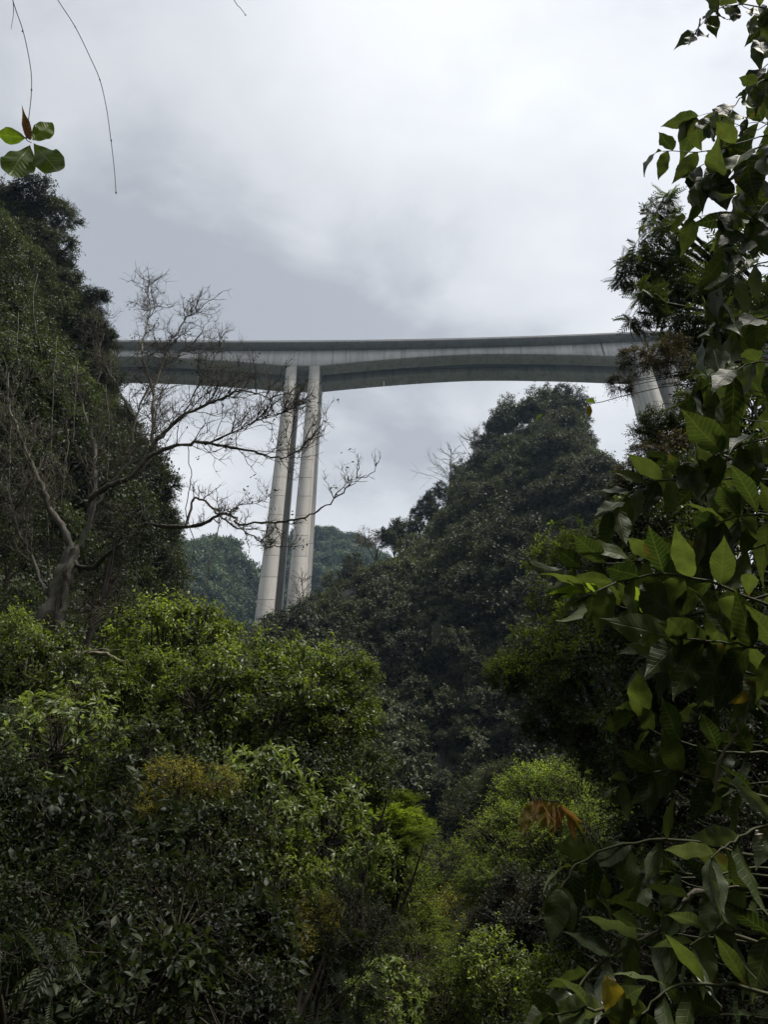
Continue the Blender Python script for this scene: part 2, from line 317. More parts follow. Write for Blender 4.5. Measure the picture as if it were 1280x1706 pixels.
# crowns of leaves on twigs, made once per kind and variant, R = nominal radius
def make_crown(seed, R, clumps, twigs_per, leaves_per, leaf_len, tpl, mat, flat=0.85, twig_len=0.42, gravity=0.18, whorl=False, twig_mat='bark_dark', tiers=0, upness=0.55, shell=0.45, sag=0.28):
    g = np.random.default_rng(seed)
    c = norm(g.normal(size=(clumps, 3))) * (R * (shell + (0.82 - shell) * g.random((clumps, 1)) ** 0.6)); c[:, 2] *= flat
    if tiers: c[:, 2] = np.round(c[:, 2] / (R * flat) * tiers) / tiers * R * flat + g.normal(0, 0.03 * R, clumps)
    csz = g.uniform(0.65, 1.3, clumps)
    S = np.repeat(c, twigs_per, 0) + g.normal(0, 0.06 * R, (clumps * twigs_per, 3))
    out = norm(S * np.array([1, 1, 1.1]))
    D = g.normal(size=S.shape); D[:, 2] *= (0.15 if tiers else 0.8)
    D = norm(norm(D) + 0.75 * out + np.array([0, 0, 0.0 if tiers else 0.25]))
    Ln = R * twig_len * np.repeat(csz, twigs_per) * g.uniform(0.6, 1.2, len(S))
    E = S + D * Ln[:, None]; E[:, 2] -= gravity * Ln
    wb = MB(); twigs(wb, S, E, 0.008 * R + 0.002, 0.002)
    twigs(wb, c * 0.3 + np.array([0, 0, -0.22 * R]) + g.normal(0, 0.08 * R, (clumps, 3)), c, 0.016 * R, 0.008 * R)
    n = len(S)
    u = (np.linspace(0.88, 1.0, leaves_per) if whorl else np.linspace(0.12, 1.0, leaves_per))[None].repeat(n, 0)
    P = S[:, None] + D[:, None] * (Ln[:, None] * u)[..., None]; P[..., 2] -= gravity * Ln[:, None] * u * u
    A = norm(np.cross(D, np.array([0.2, 0.4, 0.9]))); B = np.cross(D, A)
    ph = (np.arange(leaves_per) * rad(137.5 if not tiers else 180))[None] + g.uniform(0, 6.28, (n, 1))
    perp = np.cos(ph)[..., None] * A[:, None] + np.sin(ph)[..., None] * B[:, None]
    ld = norm(0.55 * D[:, None] + 0.9 * perp + np.array([0, 0, -sag]) + g.normal(0, 0.22, P.shape))
    nn = np.array([0, 0, upness]) + 0.35 * out[:, None] + g.normal(0, 0.38, P.shape)
    if tiers: nn = np.array([0, 0, 1.2]) + g.normal(0, 0.2, P.shape); ld[..., 2] *= 0.3
    sz = leaf_len * g.uniform(0.55, 1.2, (n, leaves_per))
    ti = np.clip(np.repeat(g.normal(0.45, 0.17, clumps), twigs_per)[:, None] + 0.2 * (u - 0.6) + (u > 0.85) * 0.3 * (g.random((n, 1)) < 0.5) + g.normal(0, 0.16, u.shape), 0, 1)
    lb = MB(); scatter(lb, tpl, P.reshape(-1, 3), ld.reshape(-1, 3), nn.reshape(-1, 3), sz.ravel(), ti.ravel())
    return lb.mesh('crown_' + mat, mat), wb.mesh('twigs_' + mat, twig_mat)
OV, BROADL, NARROW = leaf_shape(0.42), leaf_shape(0.5), leaf_shape(0.30, 0.15, 0.22)
QO, QN = quad_leaf(0.5), quad_leaf(0.34)
PIN = pinnate_shape(7, 0.30, 0.32, 0.45)
SP = {}
def species(key, R, n, *a, **k): SP[key] = (R, [make_crown(hash_seed(key) + 11 * i, R, *a, **k) for i in range(n)])
def hash_seed(s): return sum((i + 3) * ord(ch) for i, ch in enumerate(s))
species('shrub', 1.3, 4, 46, 11, 9, 0.125, OV, 'leaf_shrub')
species('dark', 1.3, 4, 46, 11, 9, 0.125, OV, 'leaf_dark')
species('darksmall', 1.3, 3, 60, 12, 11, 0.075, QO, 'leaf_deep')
species('deep', 1.3, 3, 46, 11, 9, 0.125, OV, 'leaf_deep')  # built like the dark crown, with shade painted into its leaf colour
species('rosette', 1.2, 3, 52, 5, 8, 0.19, NARROW, 'leaf_rosette', whorl=True, twig_len=0.36)
species('bright', 2.0, 3, 70, 13, 11, 0.10, QO, 'leaf_bright')
species('medium', 2.0, 3, 70, 13, 11, 0.12, QO, 'leaf_crag')
species('tier', 1.6, 2, 70, 13, 14, 0.085, QO, 'leaf_bright', flat=0.8, tiers=4, twig_len=0.5, gravity=0.1)
species('yellow', 1.0, 2, 34, 10, 9, 0.070, QO, 'leaf_yellow', flat=0.6)
species('pinnate', 1.2, 3, 13, 4, 3, 0.95, PIN, 'leaf_dark', twig_len=0.35, gravity=0.3, sag=0.6)
species('sprig', 0.5, 2, 14, 5, 7, 0.085, OV, 'leaf_bright', twig_len=0.5, flat=0.7)
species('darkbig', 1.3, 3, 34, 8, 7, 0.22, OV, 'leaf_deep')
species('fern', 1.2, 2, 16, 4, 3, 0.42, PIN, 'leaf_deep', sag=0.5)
species('tangle', 1.2, 2, 30, 9, 6, 0.07, OV, 'leaf_crag', gravity=0.35, twig_len=0.6)
species('withered', 0.9, 2, 30, 12, 7, 0.085, OV, 'leaf_withered', gravity=0.7)
species('hilltree', 2.2, 4, 44, 9, 9, 0.30, QO, 'leaf_hill', twig_mat='bark_dark', flat=0.95, shell=0.3)
species('cragtree', 2.2, 4, 50, 11, 10, 0.22, QO, 'leaf_crag', twig_mat='bark_dark', flat=0.95, shell=0.3)
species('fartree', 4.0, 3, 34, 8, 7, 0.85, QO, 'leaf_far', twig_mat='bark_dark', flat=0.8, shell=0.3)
species('paletree', 2.2, 2, 40, 7, 4, 0.22, QO, 'leaf_withered', flat=0.8)

# ------------------------------------------------------------------ terrain
def softplus(x, k=1.0): return np.log1p(np.exp(np.clip(x / k, -40, 40))) * k
def T(X, Y):
    X = np.asarray(X, float); Y = np.asarray(Y, float)
    v = np.interp(Y, [-400, -60, -12, 5, 20, 50, 85, 108, 140, 1200], [90, 40, 0, 0, 1.5, 7, 30, 52, 58, 58])
    fade = np.interp(Y, [-30, -10, 30, 60, 110], [0.6, 1, 1, 0.6, 0.1])
    l = np.minimum(softplus(-X - 1.0, 0.6) * 1.08, 40); r = np.minimum(softplus(X - 1.9, 0.6) * 0.9, 40)
    return v + fade * (l + r) + fbm(X / 5, Y / 5, 1) * 0.7 + fbm(X / 60, Y / 60, 4) * 6 * np.interp(np.hypot(X, Y), [30, 200], [0, 1])
u = np.linspace(-1, 1, 261); s = np.sinh(u * 4.6) / np.sinh(4.6)
def grid(name, xs, ys, zf, mat, label):
    X, Y = np.meshgrid(xs, ys); Z = zf(X, Y); n, k = len(ys), len(xs)
    i = np.arange(n - 1)[:, None] * k + np.arange(k - 1)[None]
    mb = MB(); mb.add(np.stack([X, Y, Z], -1).reshape(-1, 3), np.stack([i, i + 1, i + k + 1, i + k], -1).reshape(-1, 4))
    o = link(name, mb.mesh(name, mat, True)); tag(o, label, None, None, 'structure'); return np.stack([X, Y, Z], -1)
grid('ground', s * 900, s * 900 + 20, T, 'soil', 'dark leaf-littered ground of the gorge')

def ridge(pxs, Yr, lower):
    P = np.array([at(x, y, Yr) for x, y in pxs]); o = np.argsort(P[:, 0]); return P[o, 0], P[o, 2] - lower
HX, HZ = ridge([(300, 1150), (455, 1055), (500, 1015), (560, 965), (600, 930), (640, 902), (690, 868), (720, 838), (750, 795), (800, 732), (830, 700), (880, 672), (925, 662), (950, 674), (966, 720), (978, 790), (1000, 880), (1035, 960), (1100, 1040), (1250, 1150)], 90, 6.5)
def hill(X, Y):
    Xe = np.where(X > 22, 22 + (X - 22) * (1 + np.clip(90 - Y, 0, 50) * 0.022) + np.clip(90 - Y, 0, 50) * 0.16, X)
    zr = np.interp(Xe, HX, HZ); b = T(X, Y) - 4
    uu = np.where(Y < 90, (90 - Y) / 43, (Y - 90) / 22)
    sh = 1 - np.minimum(uu, 1.3) ** 1.18
    nz = fbm(X / 9, Y / 9, 21, 4) * 15 * np.clip(uu * 3, 0.2, 1) + fbm(X / 4, Y / 4, 31, 3) * 1.6
    return np.where(zr > b, b + (zr - b) * sh, b - 3) + (nz - 1.5) * np.clip((zr - b - 8) / 62, 0.05, 1) * np.interp(X, [16, 30], [1, 0.35])
CX, CZ = ridge([(-460, 330), (-240, 300), (-40, 330), (25, 345), (66, 370), (84, 430), (108, 490), (138, 530), (146, 590), (160, 650), (192, 715), (230, 785), (248, 850), (244, 915), (235, 980), (220, 1050), (290, 1150)], 32, 1.0)
def crag(X, Y):
    zr = np.interp(X, CX, CZ); b = T(X, Y) - 2.5
    uu = np.where(Y < 32, (32 - Y) / 17, (Y - 32) / 26)
    sh = 1 - np.minimum(uu, 1.3) ** 1.25
    nz = fbm(X / 5.5, Y / 5.5, 51, 4) * 9 * np.clip(uu * 3, 0.12, 1) + fbm(X / 2.2, Y / 2.2, 61, 3) * 0.8
    return np.where(zr > b, b + (zr - b) * sh, b - 3) + nz * np.clip((zr - b) / 8, 0, 1)
F1X, F1Z = ridge([(120, 990), (200, 925), (285, 912), (340, 905), (372, 902), (395, 915), (414, 940), (426, 962), (433, 995), (440, 1030), (460, 1080), (480, 1180)], 290, 4)
F2X, F2Z = ridge([(380, 1150), (430, 1040), (440, 985), (470, 915), (500, 885), (540, 876), (575, 882), (600, 892), (640, 925), (700, 980), (760, 1050), (840, 1150)], 360, 4)
def farhill(RX, RZ, Yr, wf, sd):
    def f(X, Y):
        zr = np.interp(X, RX, RZ); b = T(X, Y) - 6
        uu = np.where(Y < Yr, (Yr - Y) / wf, (Y - Yr) / 60)
        nz = fbm(X / 30, Y / 30, sd, 5) * 16 * np.clip(uu * 3, 0.15, 1) + fbm(X / 9, Y / 9, sd + 9, 3) * 3
        return b + (zr - b) * (1 - np.minimum(uu, 1.3) ** 1.2) + nz * np.clip((zr - b) / 30, 0, 1)
    return f
far1, far2 = farhill(F1X, F1Z, 290, 120, 71), farhill(F2X, F2Z, 360, 120, 91)
G_hill = grid('hill', np.linspace(HX[0], HX[-1], 150), np.linspace(42, 116, 130), hill, 'karst', 'steep karst hill below the viaduct, behind the gorge')
G_crag = grid('crag_hill', np.linspace(CX[0], CX[-1], 130), np.linspace(13, 60, 120), crag, 'karst', 'tall overgrown crag beside the bare tree')
G_f1 = grid('distant_hill', np.linspace(F1X[0], F1X[-1], 90), np.linspace(165, 350, 90), far1, 'karst', 'hazy round-topped hill between the crag and the pier')
G_f2 = grid('distant_hill', np.linspace(F2X[0], F2X[-1], 90), np.linspace(235, 420, 90), far2, 'karst', 'hazy flat-topped hill seen behind the pier legs')

# ------------------------------------------------------------------ vegetation too dense to count
def gn_stuff(name, P, rot, scl, pick, meshes, label):
    me = bpy.data.meshes.new(name); me.vertices.add(len(P)); me.vertices.foreach_set('co', P.ravel().astype(np.float32))
    me.attributes.new('turn', 'FLOAT_VECTOR', 'POINT').data.foreach_set('vector', rot.ravel().astype(np.float32))
    me.attributes.new('size', 'FLOAT', 'POINT').data.foreach_set('value', scl.astype(np.float32))
    me.attributes.new('pick', 'INT', 'POINT').data.foreach_set('value', pick.astype(np.int32))
    me.update()
    coll = bpy.data.collections.new(name + '_kinds')
    for k in meshes: coll.objects.link(bpy.data.objects.new('foliage_clump', k))
    ng = bpy.data.node_groups.new(name, 'GeometryNodeTree')
    ng.interface.new_socket('Geometry', in_out='INPUT', socket_type='NodeSocketGeometry'); ng.interface.new_socket('Geometry', in_out='OUTPUT', socket_type='NodeSocketGeometry')
    gi, go = ng.nodes.new('NodeGroupInput'), ng.nodes.new('NodeGroupOutput')
    ci = ng.nodes.new('GeometryNodeCollectionInfo'); ci.inputs['Collection'].default_value = coll
    ci.inputs['Separate Children'].default_value = True; ci.inputs['Reset Children'].default_value = True
    ip = ng.nodes.new('GeometryNodeInstanceOnPoints'); ip.inputs['Pick Instance'].default_value = True
    for nm, ty, so in (('turn', 'FLOAT_VECTOR', 'Rotation'), ('size', 'FLOAT', 'Scale'), ('pick', 'INT', 'Instance Index')):
        a = ng.nodes.new('GeometryNodeInputNamedAttribute'); a.data_type = ty; a.inputs['Name'].default_value = nm
        ng.links.new(a.outputs['Attribute'], ip.inputs[so])
    ng.links.new(gi.outputs[0], ip.inputs['Points']); ng.links.new(ci.outputs[0], ip.inputs['Instance']); ng.links.new(ip.outputs[0], go.inputs[0])
    o = link(name, me); md = o.modifiers.new('plants', 'NODES'); md.node_group = ng
    tag(o, label, None, None, 'stuff'); return o
def surface_points(G, n, seed, ymax, margin=90):
    g = np.random.default_rng(seed)
    a, b, c, d = G[:-1, :-1], G[:-1, 1:], G[1:, 1:], G[1:, :-1]
    ar = np.linalg.norm(np.cross(c - a, d - b), axis=-1).ravel() / 2
    px, py, z = project((a + c) / 2); ok = (px > -margin) & (px < 1280 + margin) & (py > -margin) & (py < 1706 + margin) & (((a + c) / 2)[..., 1] < ymax)
    ok &= ((a + c) / 2)[..., 2] > T(a[..., 0], a[..., 1]) - 1.0
    ar = ar * ok.ravel(); i = g.choice(len(ar), n, p=ar / ar.sum()); u_, v_ = g.random((2, n, 1))
    fl = lambda q: q.reshape(-1, 3)[i]
    return fl(a) * (1 - u_) * (1 - v_) + fl(b) * u_ * (1 - v_) + fl(c) * u_ * v_ + fl(d) * (1 - u_) * v_, g
def forest(name, G, n, seed, ymax, key, s0, s1, lift, label, patch=0.0):
    P, g = surface_points(G, n, seed, ymax)
    R0, var = SP[key]; sc = g.uniform(s0, s1, n) * np.clip(1 + patch * fbm(P[:, 0] / 6, P[:, 1] / 6, seed, 2), 0.4, 2)
    P[:, 2] += lift * R0 * sc
    rot = np.stack([g.normal(0, 0.25, n), g.normal(0, 0.25, n), g.uniform(0, 6.28, n)], 1)
    return gn_stuff(name, P, rot, sc, g.integers(0, len(var), n), [v[0] for v in var], label)
forest('hillside_forest', G_hill, 2300, 5, 94, 'hilltree', 0.30, 0.95, 0.1, 'dense dark scrub forest over the steep karst hill', 0.8)
forest('crag_foliage', G_crag, 1500, 6, 36, 'cragtree', 0.25, 0.75, 0.05, 'tangled evergreen foliage over the tall crag', 0.8)
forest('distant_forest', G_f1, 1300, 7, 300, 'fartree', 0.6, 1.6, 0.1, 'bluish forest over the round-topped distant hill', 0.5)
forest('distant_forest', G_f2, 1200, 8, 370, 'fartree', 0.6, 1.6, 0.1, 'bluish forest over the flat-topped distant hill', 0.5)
def floor_cover(name, n, seed, xr, yr, key, s0, s1, label):
    g = np.random.default_rng(seed); X = g.uniform(*xr, n); Y = g.uniform(*yr, n); Z = T(X, Y)
    px, py, z = project(np.stack([X, Y, Z + 0.5], 1)); ok = (px > -250) & (px < 1530) & (py > 300) & (py < 2100)
    X, Y, Z = X[ok], Y[ok], Z[ok]; n = len(X); R0, var = SP[key]; sc = g.uniform(s0, s1, n)
    rot = np.stack([g.normal(0, 0.3, n), g.normal(0, 0.3, n), g.uniform(0, 6.28, n)], 1)
    gn_stuff(name, np.stack([X, Y, Z + R0 * sc * 0.35], 1), rot, sc, g.integers(0, len(var), n), [v[0] for v in var], label)
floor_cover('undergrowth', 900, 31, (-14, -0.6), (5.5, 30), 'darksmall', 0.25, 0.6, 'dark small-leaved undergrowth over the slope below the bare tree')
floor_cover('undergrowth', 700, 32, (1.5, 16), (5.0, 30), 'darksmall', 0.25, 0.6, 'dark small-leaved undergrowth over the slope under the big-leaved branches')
floor_cover('undergrowth', 1500, 33, (-22, 24), (20, 60), 'medium', 0.3, 0.7, 'mid-green undergrowth along the gorge floor')
floor_cover('undergrowth', 1400, 34, (-60, 70), (92, 170), 'hilltree', 0.6, 1.1, 'scrub over the high ground round the pier feet')

# ------------------------------------------------------------------ viaduct
def Yc(X):                                            # centreline of the gently curving deck
    return np.interp(X, *YFIT)
_top = 136.4
_pts = [(-400, 553), (40, 559), (200, 563.5), (350, 567.5), (490, 570), (640, 568), (800, 562.5), (1000, 553.5), (1115, 546.5), (1300, 535), (1600, 515)]
_xy = []
for x, y in _pts:
    d = ray(x, y); t = (_top - CAMZ) / d[2]; _xy.append((d[0] * t, d[1] * t + 6.17))
_xy = np.array(_xy); _c = np.polyfit(_xy[:, 0], _xy[:, 1], 3)
_gx = np.linspace(-160, 160, 200); YFIT = (_gx, np.polyval(_c, np.clip(_gx, -110, 110)))
DECK = _top - 1.05                                    # top of the deck slab
PIER_X = [-18.75, 62.0]; XA, XB = -116.0, 112.0
def depth(X):
    d = np.min([np.abs(X - p) for p in (PIER_X[0] - 82.2, *PIER_X, PIER_X[1] + 82.2)], axis=0)
    return 2.75 + 2.95 * np.clip(1 - np.maximum(d - 4.0, 0) / 37.0, 0, 1) ** 1.7
bridge = thing('viaduct', 'tall grey concrete viaduct on twin-leg piers crossing above the gorge', 'bridge', (PIER_X[0], float(Yc(PIER_X[0])), float(T(PIER_X[0], Yc(PIER_X[0])))))
bo = np.array(bridge.location)
def sweep(name, sec, xs, mat, parent, zfun=None):
    mb = MB(); k = len(sec); n = len(xs); V = []
    for x in xs:
        y0 = float(Yc(x)); V += [(x - bo[0], y0 + a - bo[1], (DECK + (b if not callable(b) else b(x))) - bo[2]) for a, b in sec]
    i = np.arange(n - 1)[:, None] * k; j = np.arange(k)[None]; q = (j + 1) % k
    mb.add(V, np.stack([i + j, i + k + j, i + k + q, i + q], -1).reshape(-1, 4))
    mb.add(np.array(V)[:k], np.arange(k)[None]); mb.add(np.array(V)[-k:], np.arange(k)[::-1][None])
    return link(name, mb.mesh(name, mat), parent)
xs = np.linspace(XA, XB, 77)
slab = sweep('deck_slab', [(-6.1, 0), (-6.1, -0.24), (-4.36, -0.56), (4.36, -0.56), (6.1, -0.24), (6.1, 0)], xs, 'concrete_parapet', bridge)
for sg in (-1, 1):
    a, b = 6.17 * sg, 5.75 * sg
    par = sweep('parapet', [(a, -0.12), (a, 0.72), (a - 0.13 * sg, 0.80), (a - 0.2 * sg, 0.80), (b, 0.003), (b + 0.06 * sg, 0.003)], xs, 'concrete_parapet', bridge)
    sweep('guard_rail', [(a - 0.12 * sg, 0.98), (a - 0.12 * sg, 1.05), (a - 0.22 * sg, 1.05), (a - 0.22 * sg, 0.98)], xs, 'galvanised', par)
    mb = MB()
    for x in np.arange(XA + 1, XB, 2.0):
        y0 = float(Yc(x)) + a - 0.17 * sg - bo[1]; z0 = DECK - bo[2]
        V = [(x - bo[0] + p * 0.05, y0 + q * 0.04, z0 + r) for r in (0.80, 0.98) for p, q in ((-1, -1), (1, -1), (1, 1), (-1, 1))]
        mb.add(V, BOXF)
    po = link('rail_posts', mb.mesh('rail_posts', 'galvanised'), par); po['kind'] = 'stuff'
ed = np.concatenate([np.arange(XA, XB + 0.1, 4.0)])
for y0, y1 in ((-4.36, -1.1), (1.1, 4.36)):           # two box beams, cast segment by segment
    for i in range(len(ed) - 1):
        a, b = ed[i] + 0.03, ed[i + 1] - 0.03
        sweep('girder_segment', [(y0, -0.565), (y0, lambda x: -float(depth(x)) + 0.12), (y0 + 0.12, lambda x: -float(depth(x))), (y1 - 0.12, lambda x: -float(depth(x))), (y1, lambda x: -float(depth(x)) + 0.12), (y1, -0.565)], np.linspace(a, b, 4), 'concrete_girder', bridge)
sweep('soffit_slab', [(-1.09, -1.4), (-1.09, -1.7), (1.09, -1.7), (1.09, -1.4)], xs, 'concrete_parapet', bridge)
_d = ray(1001, 578); _px = float(_d[0] * (DECK - 1.0 - CAMZ) / _d[2]); mb = MB()
tube(mb, np.array([(_px, float(Yc(_px)) - 4.52, DECK - 0.45), (_px, float(Yc(_px)) - 4.52, DECK - 2.4), (_px + 0.1, float(Yc(_px)) - 4.5, DECK - 4.6)]) - bo, [0.11, 0.11, 0.11], 8); link('drain_pipe', mb.mesh('drain_pipe', 'bark_dark'), bridge)
for pxc in PIER_X:
    yc = float(Yc(pxc)); topz = DECK - float(depth(pxc)) + 0.05; sgn = -1
    mb = MB(); V = [(pxc + p * 3.9 - bo[0], yc + q * 1.085 - bo[1], DECK - r - bo[2]) for r in (5.6, 1.72) for p, q in ((-1, -1), (1, -1), (1, 1), (-1, 1))]
    mb.add(V, BOXF); link('diaphragm', mb.mesh('diaphragm', 'concrete_girder'), bridge)
    for lx in (-2.68, 2.68):
        zb = float(min(T(pxc + lx, yc), 62)) - 4; H = topz - zb; nl = 16
        def half(z):
            f = (topz - z) / 66.0; return 1.16 + 0.42 * f
        def hsec(z, k=1.0, ins=0.0):                  # H-shaped plan: two columns and a recessed web
            w = half(z) - ins; d = 4.34 + 1.1 * (topz - z) / 66.0 - ins; cd = 2.55; rw = w - 0.75
            return [(-w, -d), (w, -d), (w, -d + cd), (rw, -d + cd + 0.25), (rw, d - cd - 0.25), (w, d - cd), (w, d), (-w, d), (-w, d - cd), (-rw, d - cd - 0.25), (-rw, -d + cd + 0.25), (-w, -d + cd)]
        def prism(z0, z1, ins, mat, nm, par):
            mb = MB(); A = [(pxc + lx + a - bo[0], yc + b - bo[1], z0 - bo[2]) for a, b in hsec(z0, 1, ins)]; B = [(pxc + lx + a - bo[0], yc + b - bo[1], z1 - bo[2]) for a, b in hsec(z1, 1, ins)]
            k = 12; j = np.arange(k); q = (j + 1) % k
            mb.add(A + B, np.stack([j, q, k + q, k + j], -1)); mb.add(B, np.arange(k)[None]); mb.add(A, np.arange(k)[::-1][None])
            return link(nm, mb.mesh(nm, mat), par)
        leg = prism(zb, topz - 0.02, 0.10, 'concrete_pier', 'pier_leg', bridge)
        zz = np.linspace(zb, topz, nl + 1)
        for i in range(nl): prism(zz[i] + 0.05, zz[i + 1] - 0.05, 0.0, 'concrete_pier', 'concrete_lift', leg)

# ------------------------------------------------------------------ plants as things
def ground_z(x, y):
    z = float(T(x, y))
    for f, X, y0, y1 in ((hill, HX, 43, 115), (crag, CX, 14, 59)):
        if X[0] < x < X[-1] and y0 < y < y1: z = max(z, float(f(np.array(x), np.array(y))))
    return z
_cnt = [0]
def plant(name, label, cat, crowns, key, group=None, root=None, bark='bark_dark', squash=1.0, trunk_r=None, seed=None, fork=None):
    """crowns: (px, py, Y, radius in px); one trunk forks into every crown."""
    _cnt[0] += 1; g = np.random.default_rng(seed or 900 + _cnt[0])
    C = [(at(x, y, Yy), r * mpp(x, y, Yy)) for x, y, Yy, r in crowns]
    ctr = np.mean([c for c, r in C], axis=0); Rm = max(r for c, r in C)
    rx, ry = root if root else (ctr[0] + g.normal(0, 0.2) * Rm, ctr[1] + 0.15 * Rm)
    rz = ground_z(rx, ry)
    low = min(c[2] - 0.5 * r for c, r in C); rz = min(rz, low - 0.3 * Rm)
    o = thing(name, label, cat, (rx, ry, rz), group); ro = np.array([rx, ry, rz])
    mb = MB(); tr = trunk_r or 0.05 * Rm + 0.02
    fork = at(*fork) if fork else ro * 0.35 + np.array([ctr[0], ctr[1], low]) * 0.65
    tube(mb, smooth_line([ro - [0, 0, 0.3], (ro + fork) / 2 + g.normal(0, 0.1, 3) * Rm * 0.5, fork], 7) - ro, np.linspace(tr * 1.25, tr * 0.85, 7), 7)
    for c, r in C:
        for q in range(3):
            e_ = c + g.normal(0, 0.33, 3) * r * np.array([1, 1, 0.5]); mid = (fork + e_) / 2 + g.normal(0, 0.1, 3) * r
            tube(mb, smooth_line([fork, mid, e_], 6) - ro, np.linspace(tr * 0.7, tr * 0.15, 6), 5)
    link('trunk', mb.mesh('trunk', bark, True), o)
    R0, var = SP[key]
    for c, r in C:
        lm, wm = var[g.integers(len(var))]; rz_ = g.uniform(0, 6.28); s_ = r / R0
        cr = link('crown', lm, o, tuple(c - ro)); cr.rotation_euler = (g.normal(0, 0.12), g.normal(0, 0.12), rz_); cr.scale = (s_, s_, s_ * squash)
        b = link('branches', wm, o, tuple(c - ro)); b.rotation_euler = cr.rotation_euler; b.scale = cr.scale
    return o
# individual trees on the karst hill, the crag and the far ridge
def tree_on(name, label, cat, px, py, Y, rpx, key, group, fn):
    c = at(px, py, Y); r = rpx * mpp(px, py, Y)
    return plant(name, label, cat, [(px, py, Y, rpx)], key, group)
g = np.random.default_rng(77)
ORD = 'first second third fourth fifth sixth seventh eighth ninth tenth eleventh twelfth thirteenth fourteenth fifteenth sixteenth seventeenth eighteenth nineteenth twentieth twenty-first twenty-second twenty-third twenty-fourth twenty-fifth twenty-sixth twenty-seventh twenty-eighth twenty-ninth thirtieth'.split()
sky_pts = [(484, 1034, 16), (500, 1022, 16), (526, 1000, 20), (556, 966, 20), (588, 940, 22), (652, 888, 20), (672, 878, 22), (698, 858, 18), (712, 836, 22), (735, 812, 16), (775, 772, 18), (806, 722, 26), (826, 700, 20), (848, 684, 26), (880, 674, 24), (905, 664, 28), (938, 660, 24), (958, 668, 24), (970, 700, 20), (980, 745, 18), (988, 790, 20)]
for i, (x, y, r) in enumerate(sky_pts):
    plant('scrub_tree', 'small dark skyline tree of the karst hill, %s from the pier foot up and over' % ORD[i], 'tree', [(x, y + (12 if 770 < x < 860 else 4) - 7 * (i % 3 == 1), 89, r * g.uniform(0.75, 1.15)), (x + g.uniform(-16, 16), y + 16, 88, r * 0.8)], 'hilltree', 'skyline trees of the karst hill', squash=g.uniform(0.85, 1.3))
P, g = surface_points(G_hill, 2600, 78, 88, -20)
PX, PY, _z = project(P); keep = []
for i in range(len(P)):
    if 480 < PX[i] < 1000 and 700 < PY[i] < 1400 and all((PX[i] - PX[j]) ** 2 + (PY[i] - PY[j]) ** 2 > 30 ** 2 for j in keep):
        keep.append(i)
    if len(keep) >= 150: break
for i in keep:
    plant('scrub_tree', 'rounded scrub tree %s of the karst hill' % ('high on the summit cone' if PY[i] < 850 else 'on the middle slope' if PY[i] < 1050 else 'on the shadowed lower slope'), 'tree', [(PX[i], PY[i] - 12, P[i][1] - 1.3, 14 + 30 * g.random() ** 1.8)], 'hilltree', 'trees %s of the karst hill' % ('high on the summit cone' if PY[i] < 850 else 'on the middle slope' if PY[i] < 1050 else 'on the shadowed lower slope'))
for i, (x, y, r) in enumerate([(5, 330, 50), (62, 326, 44), (106, 352, 30), (45, 400, 48), (96, 410, 36), (5, 470, 50), (112, 468, 36), (160, 492, 26), (66, 520, 46), (148, 545, 38), (182, 560, 22), (20, 610, 46), (185, 620, 26), (120, 640, 40), (205, 690, 34), (240, 745, 34), (270, 800, 32), (278, 862, 30), (268, 930, 34), (215, 810, 36), (195, 890, 36), (262, 995, 34), (150, 760, 40), (60, 720, 44)]):
    plant('crag_tree', 'bushy evergreen tree on the crag, %s of the crag trees counted from the top down' % ORD[i], 'tree', [(x, y + 8, 29.0 if y < 600 else 30.0, r)], 'cragtree', 'evergreen trees on the crag', squash=0.8 + 0.06 * (i % 7))
P, g = surface_points(G_crag, 1500, 88, 31, -10)
PX, PY, _z = project(P); keep = []
for i in range(len(P)):
    if -20 < PX[i] < 290 and 400 < PY[i] < 1010 and all((PX[i] - PX[j]) ** 2 + (PY[i] - PY[j]) ** 2 > 42 ** 2 for j in keep): keep.append(i)
for i in keep[:60]:
    plant('crag_tree', 'small rounded evergreen crown %s of the crag' % ('on the upper face' if PY[i] < 650 else 'on the lower face'), 'tree', [(PX[i], PY[i] - 10, P[i][1] - 0.6, g.uniform(22, 46))], 'cragtree', 'small crowns %s of the crag' % ('on the upper face' if PY[i] < 650 else 'on the lower face'), squash=g.uniform(0.7, 1.1))
def bare_tree(name, label, px, py0, py1, Y, spread, n, cat='tree', bark='bark_grey', seed=1, group=None):
    g = np.random.default_rng(seed); b = at(px, py0, Y); tp = at(px, py1, Y); H = np.linalg.norm(tp - b); m_ = mpp(px, py0, Y)
    b[2] = min(b[2], ground_z(b[0], b[1]) + 0.5)
    o = thing(name, label, cat, b, group); mb = MB(); tube(mb, smooth_line([b * 0, (tp - b) * 0.5 + g.normal(0, 0.03, 3) * H, (tp - b) * 0.9], 7), np.linspace(0.018 * H, 0.006 * H, 7), 5)
    link('trunk', mb.mesh('trunk', bark), o); mb = MB()
    for i in range(n):
        f = g.uniform(0.25, 0.85); s_ = (tp - b) * f; d = norm(np.array([g.normal(), g.normal() * 0.7, 0.9])); Ln = H * spread * g.uniform(0.5, 1) * (1.1 - f)
        e_ = s_ + d * Ln; tube(mb, smooth_line([s_, (s_ + e_) / 2 + g.normal(0, 0.05, 3) * Ln, e_], 5), np.linspace(0.006 * H, 0.0025 * H, 5), 4)
        k = 7; S_ = s_ + (e_ - s_) * g.uniform(0.3, 1, (k, 1)); D_ = norm(d + g.normal(0, 0.55, (k, 3))); twigs(mb, S_, S_ + D_ * Ln * g.uniform(0.2, 0.5, (k, 1)), 0.0025 * H, 0.0014 * H)
    link('branches', mb.mesh('branches', bark), o); return o
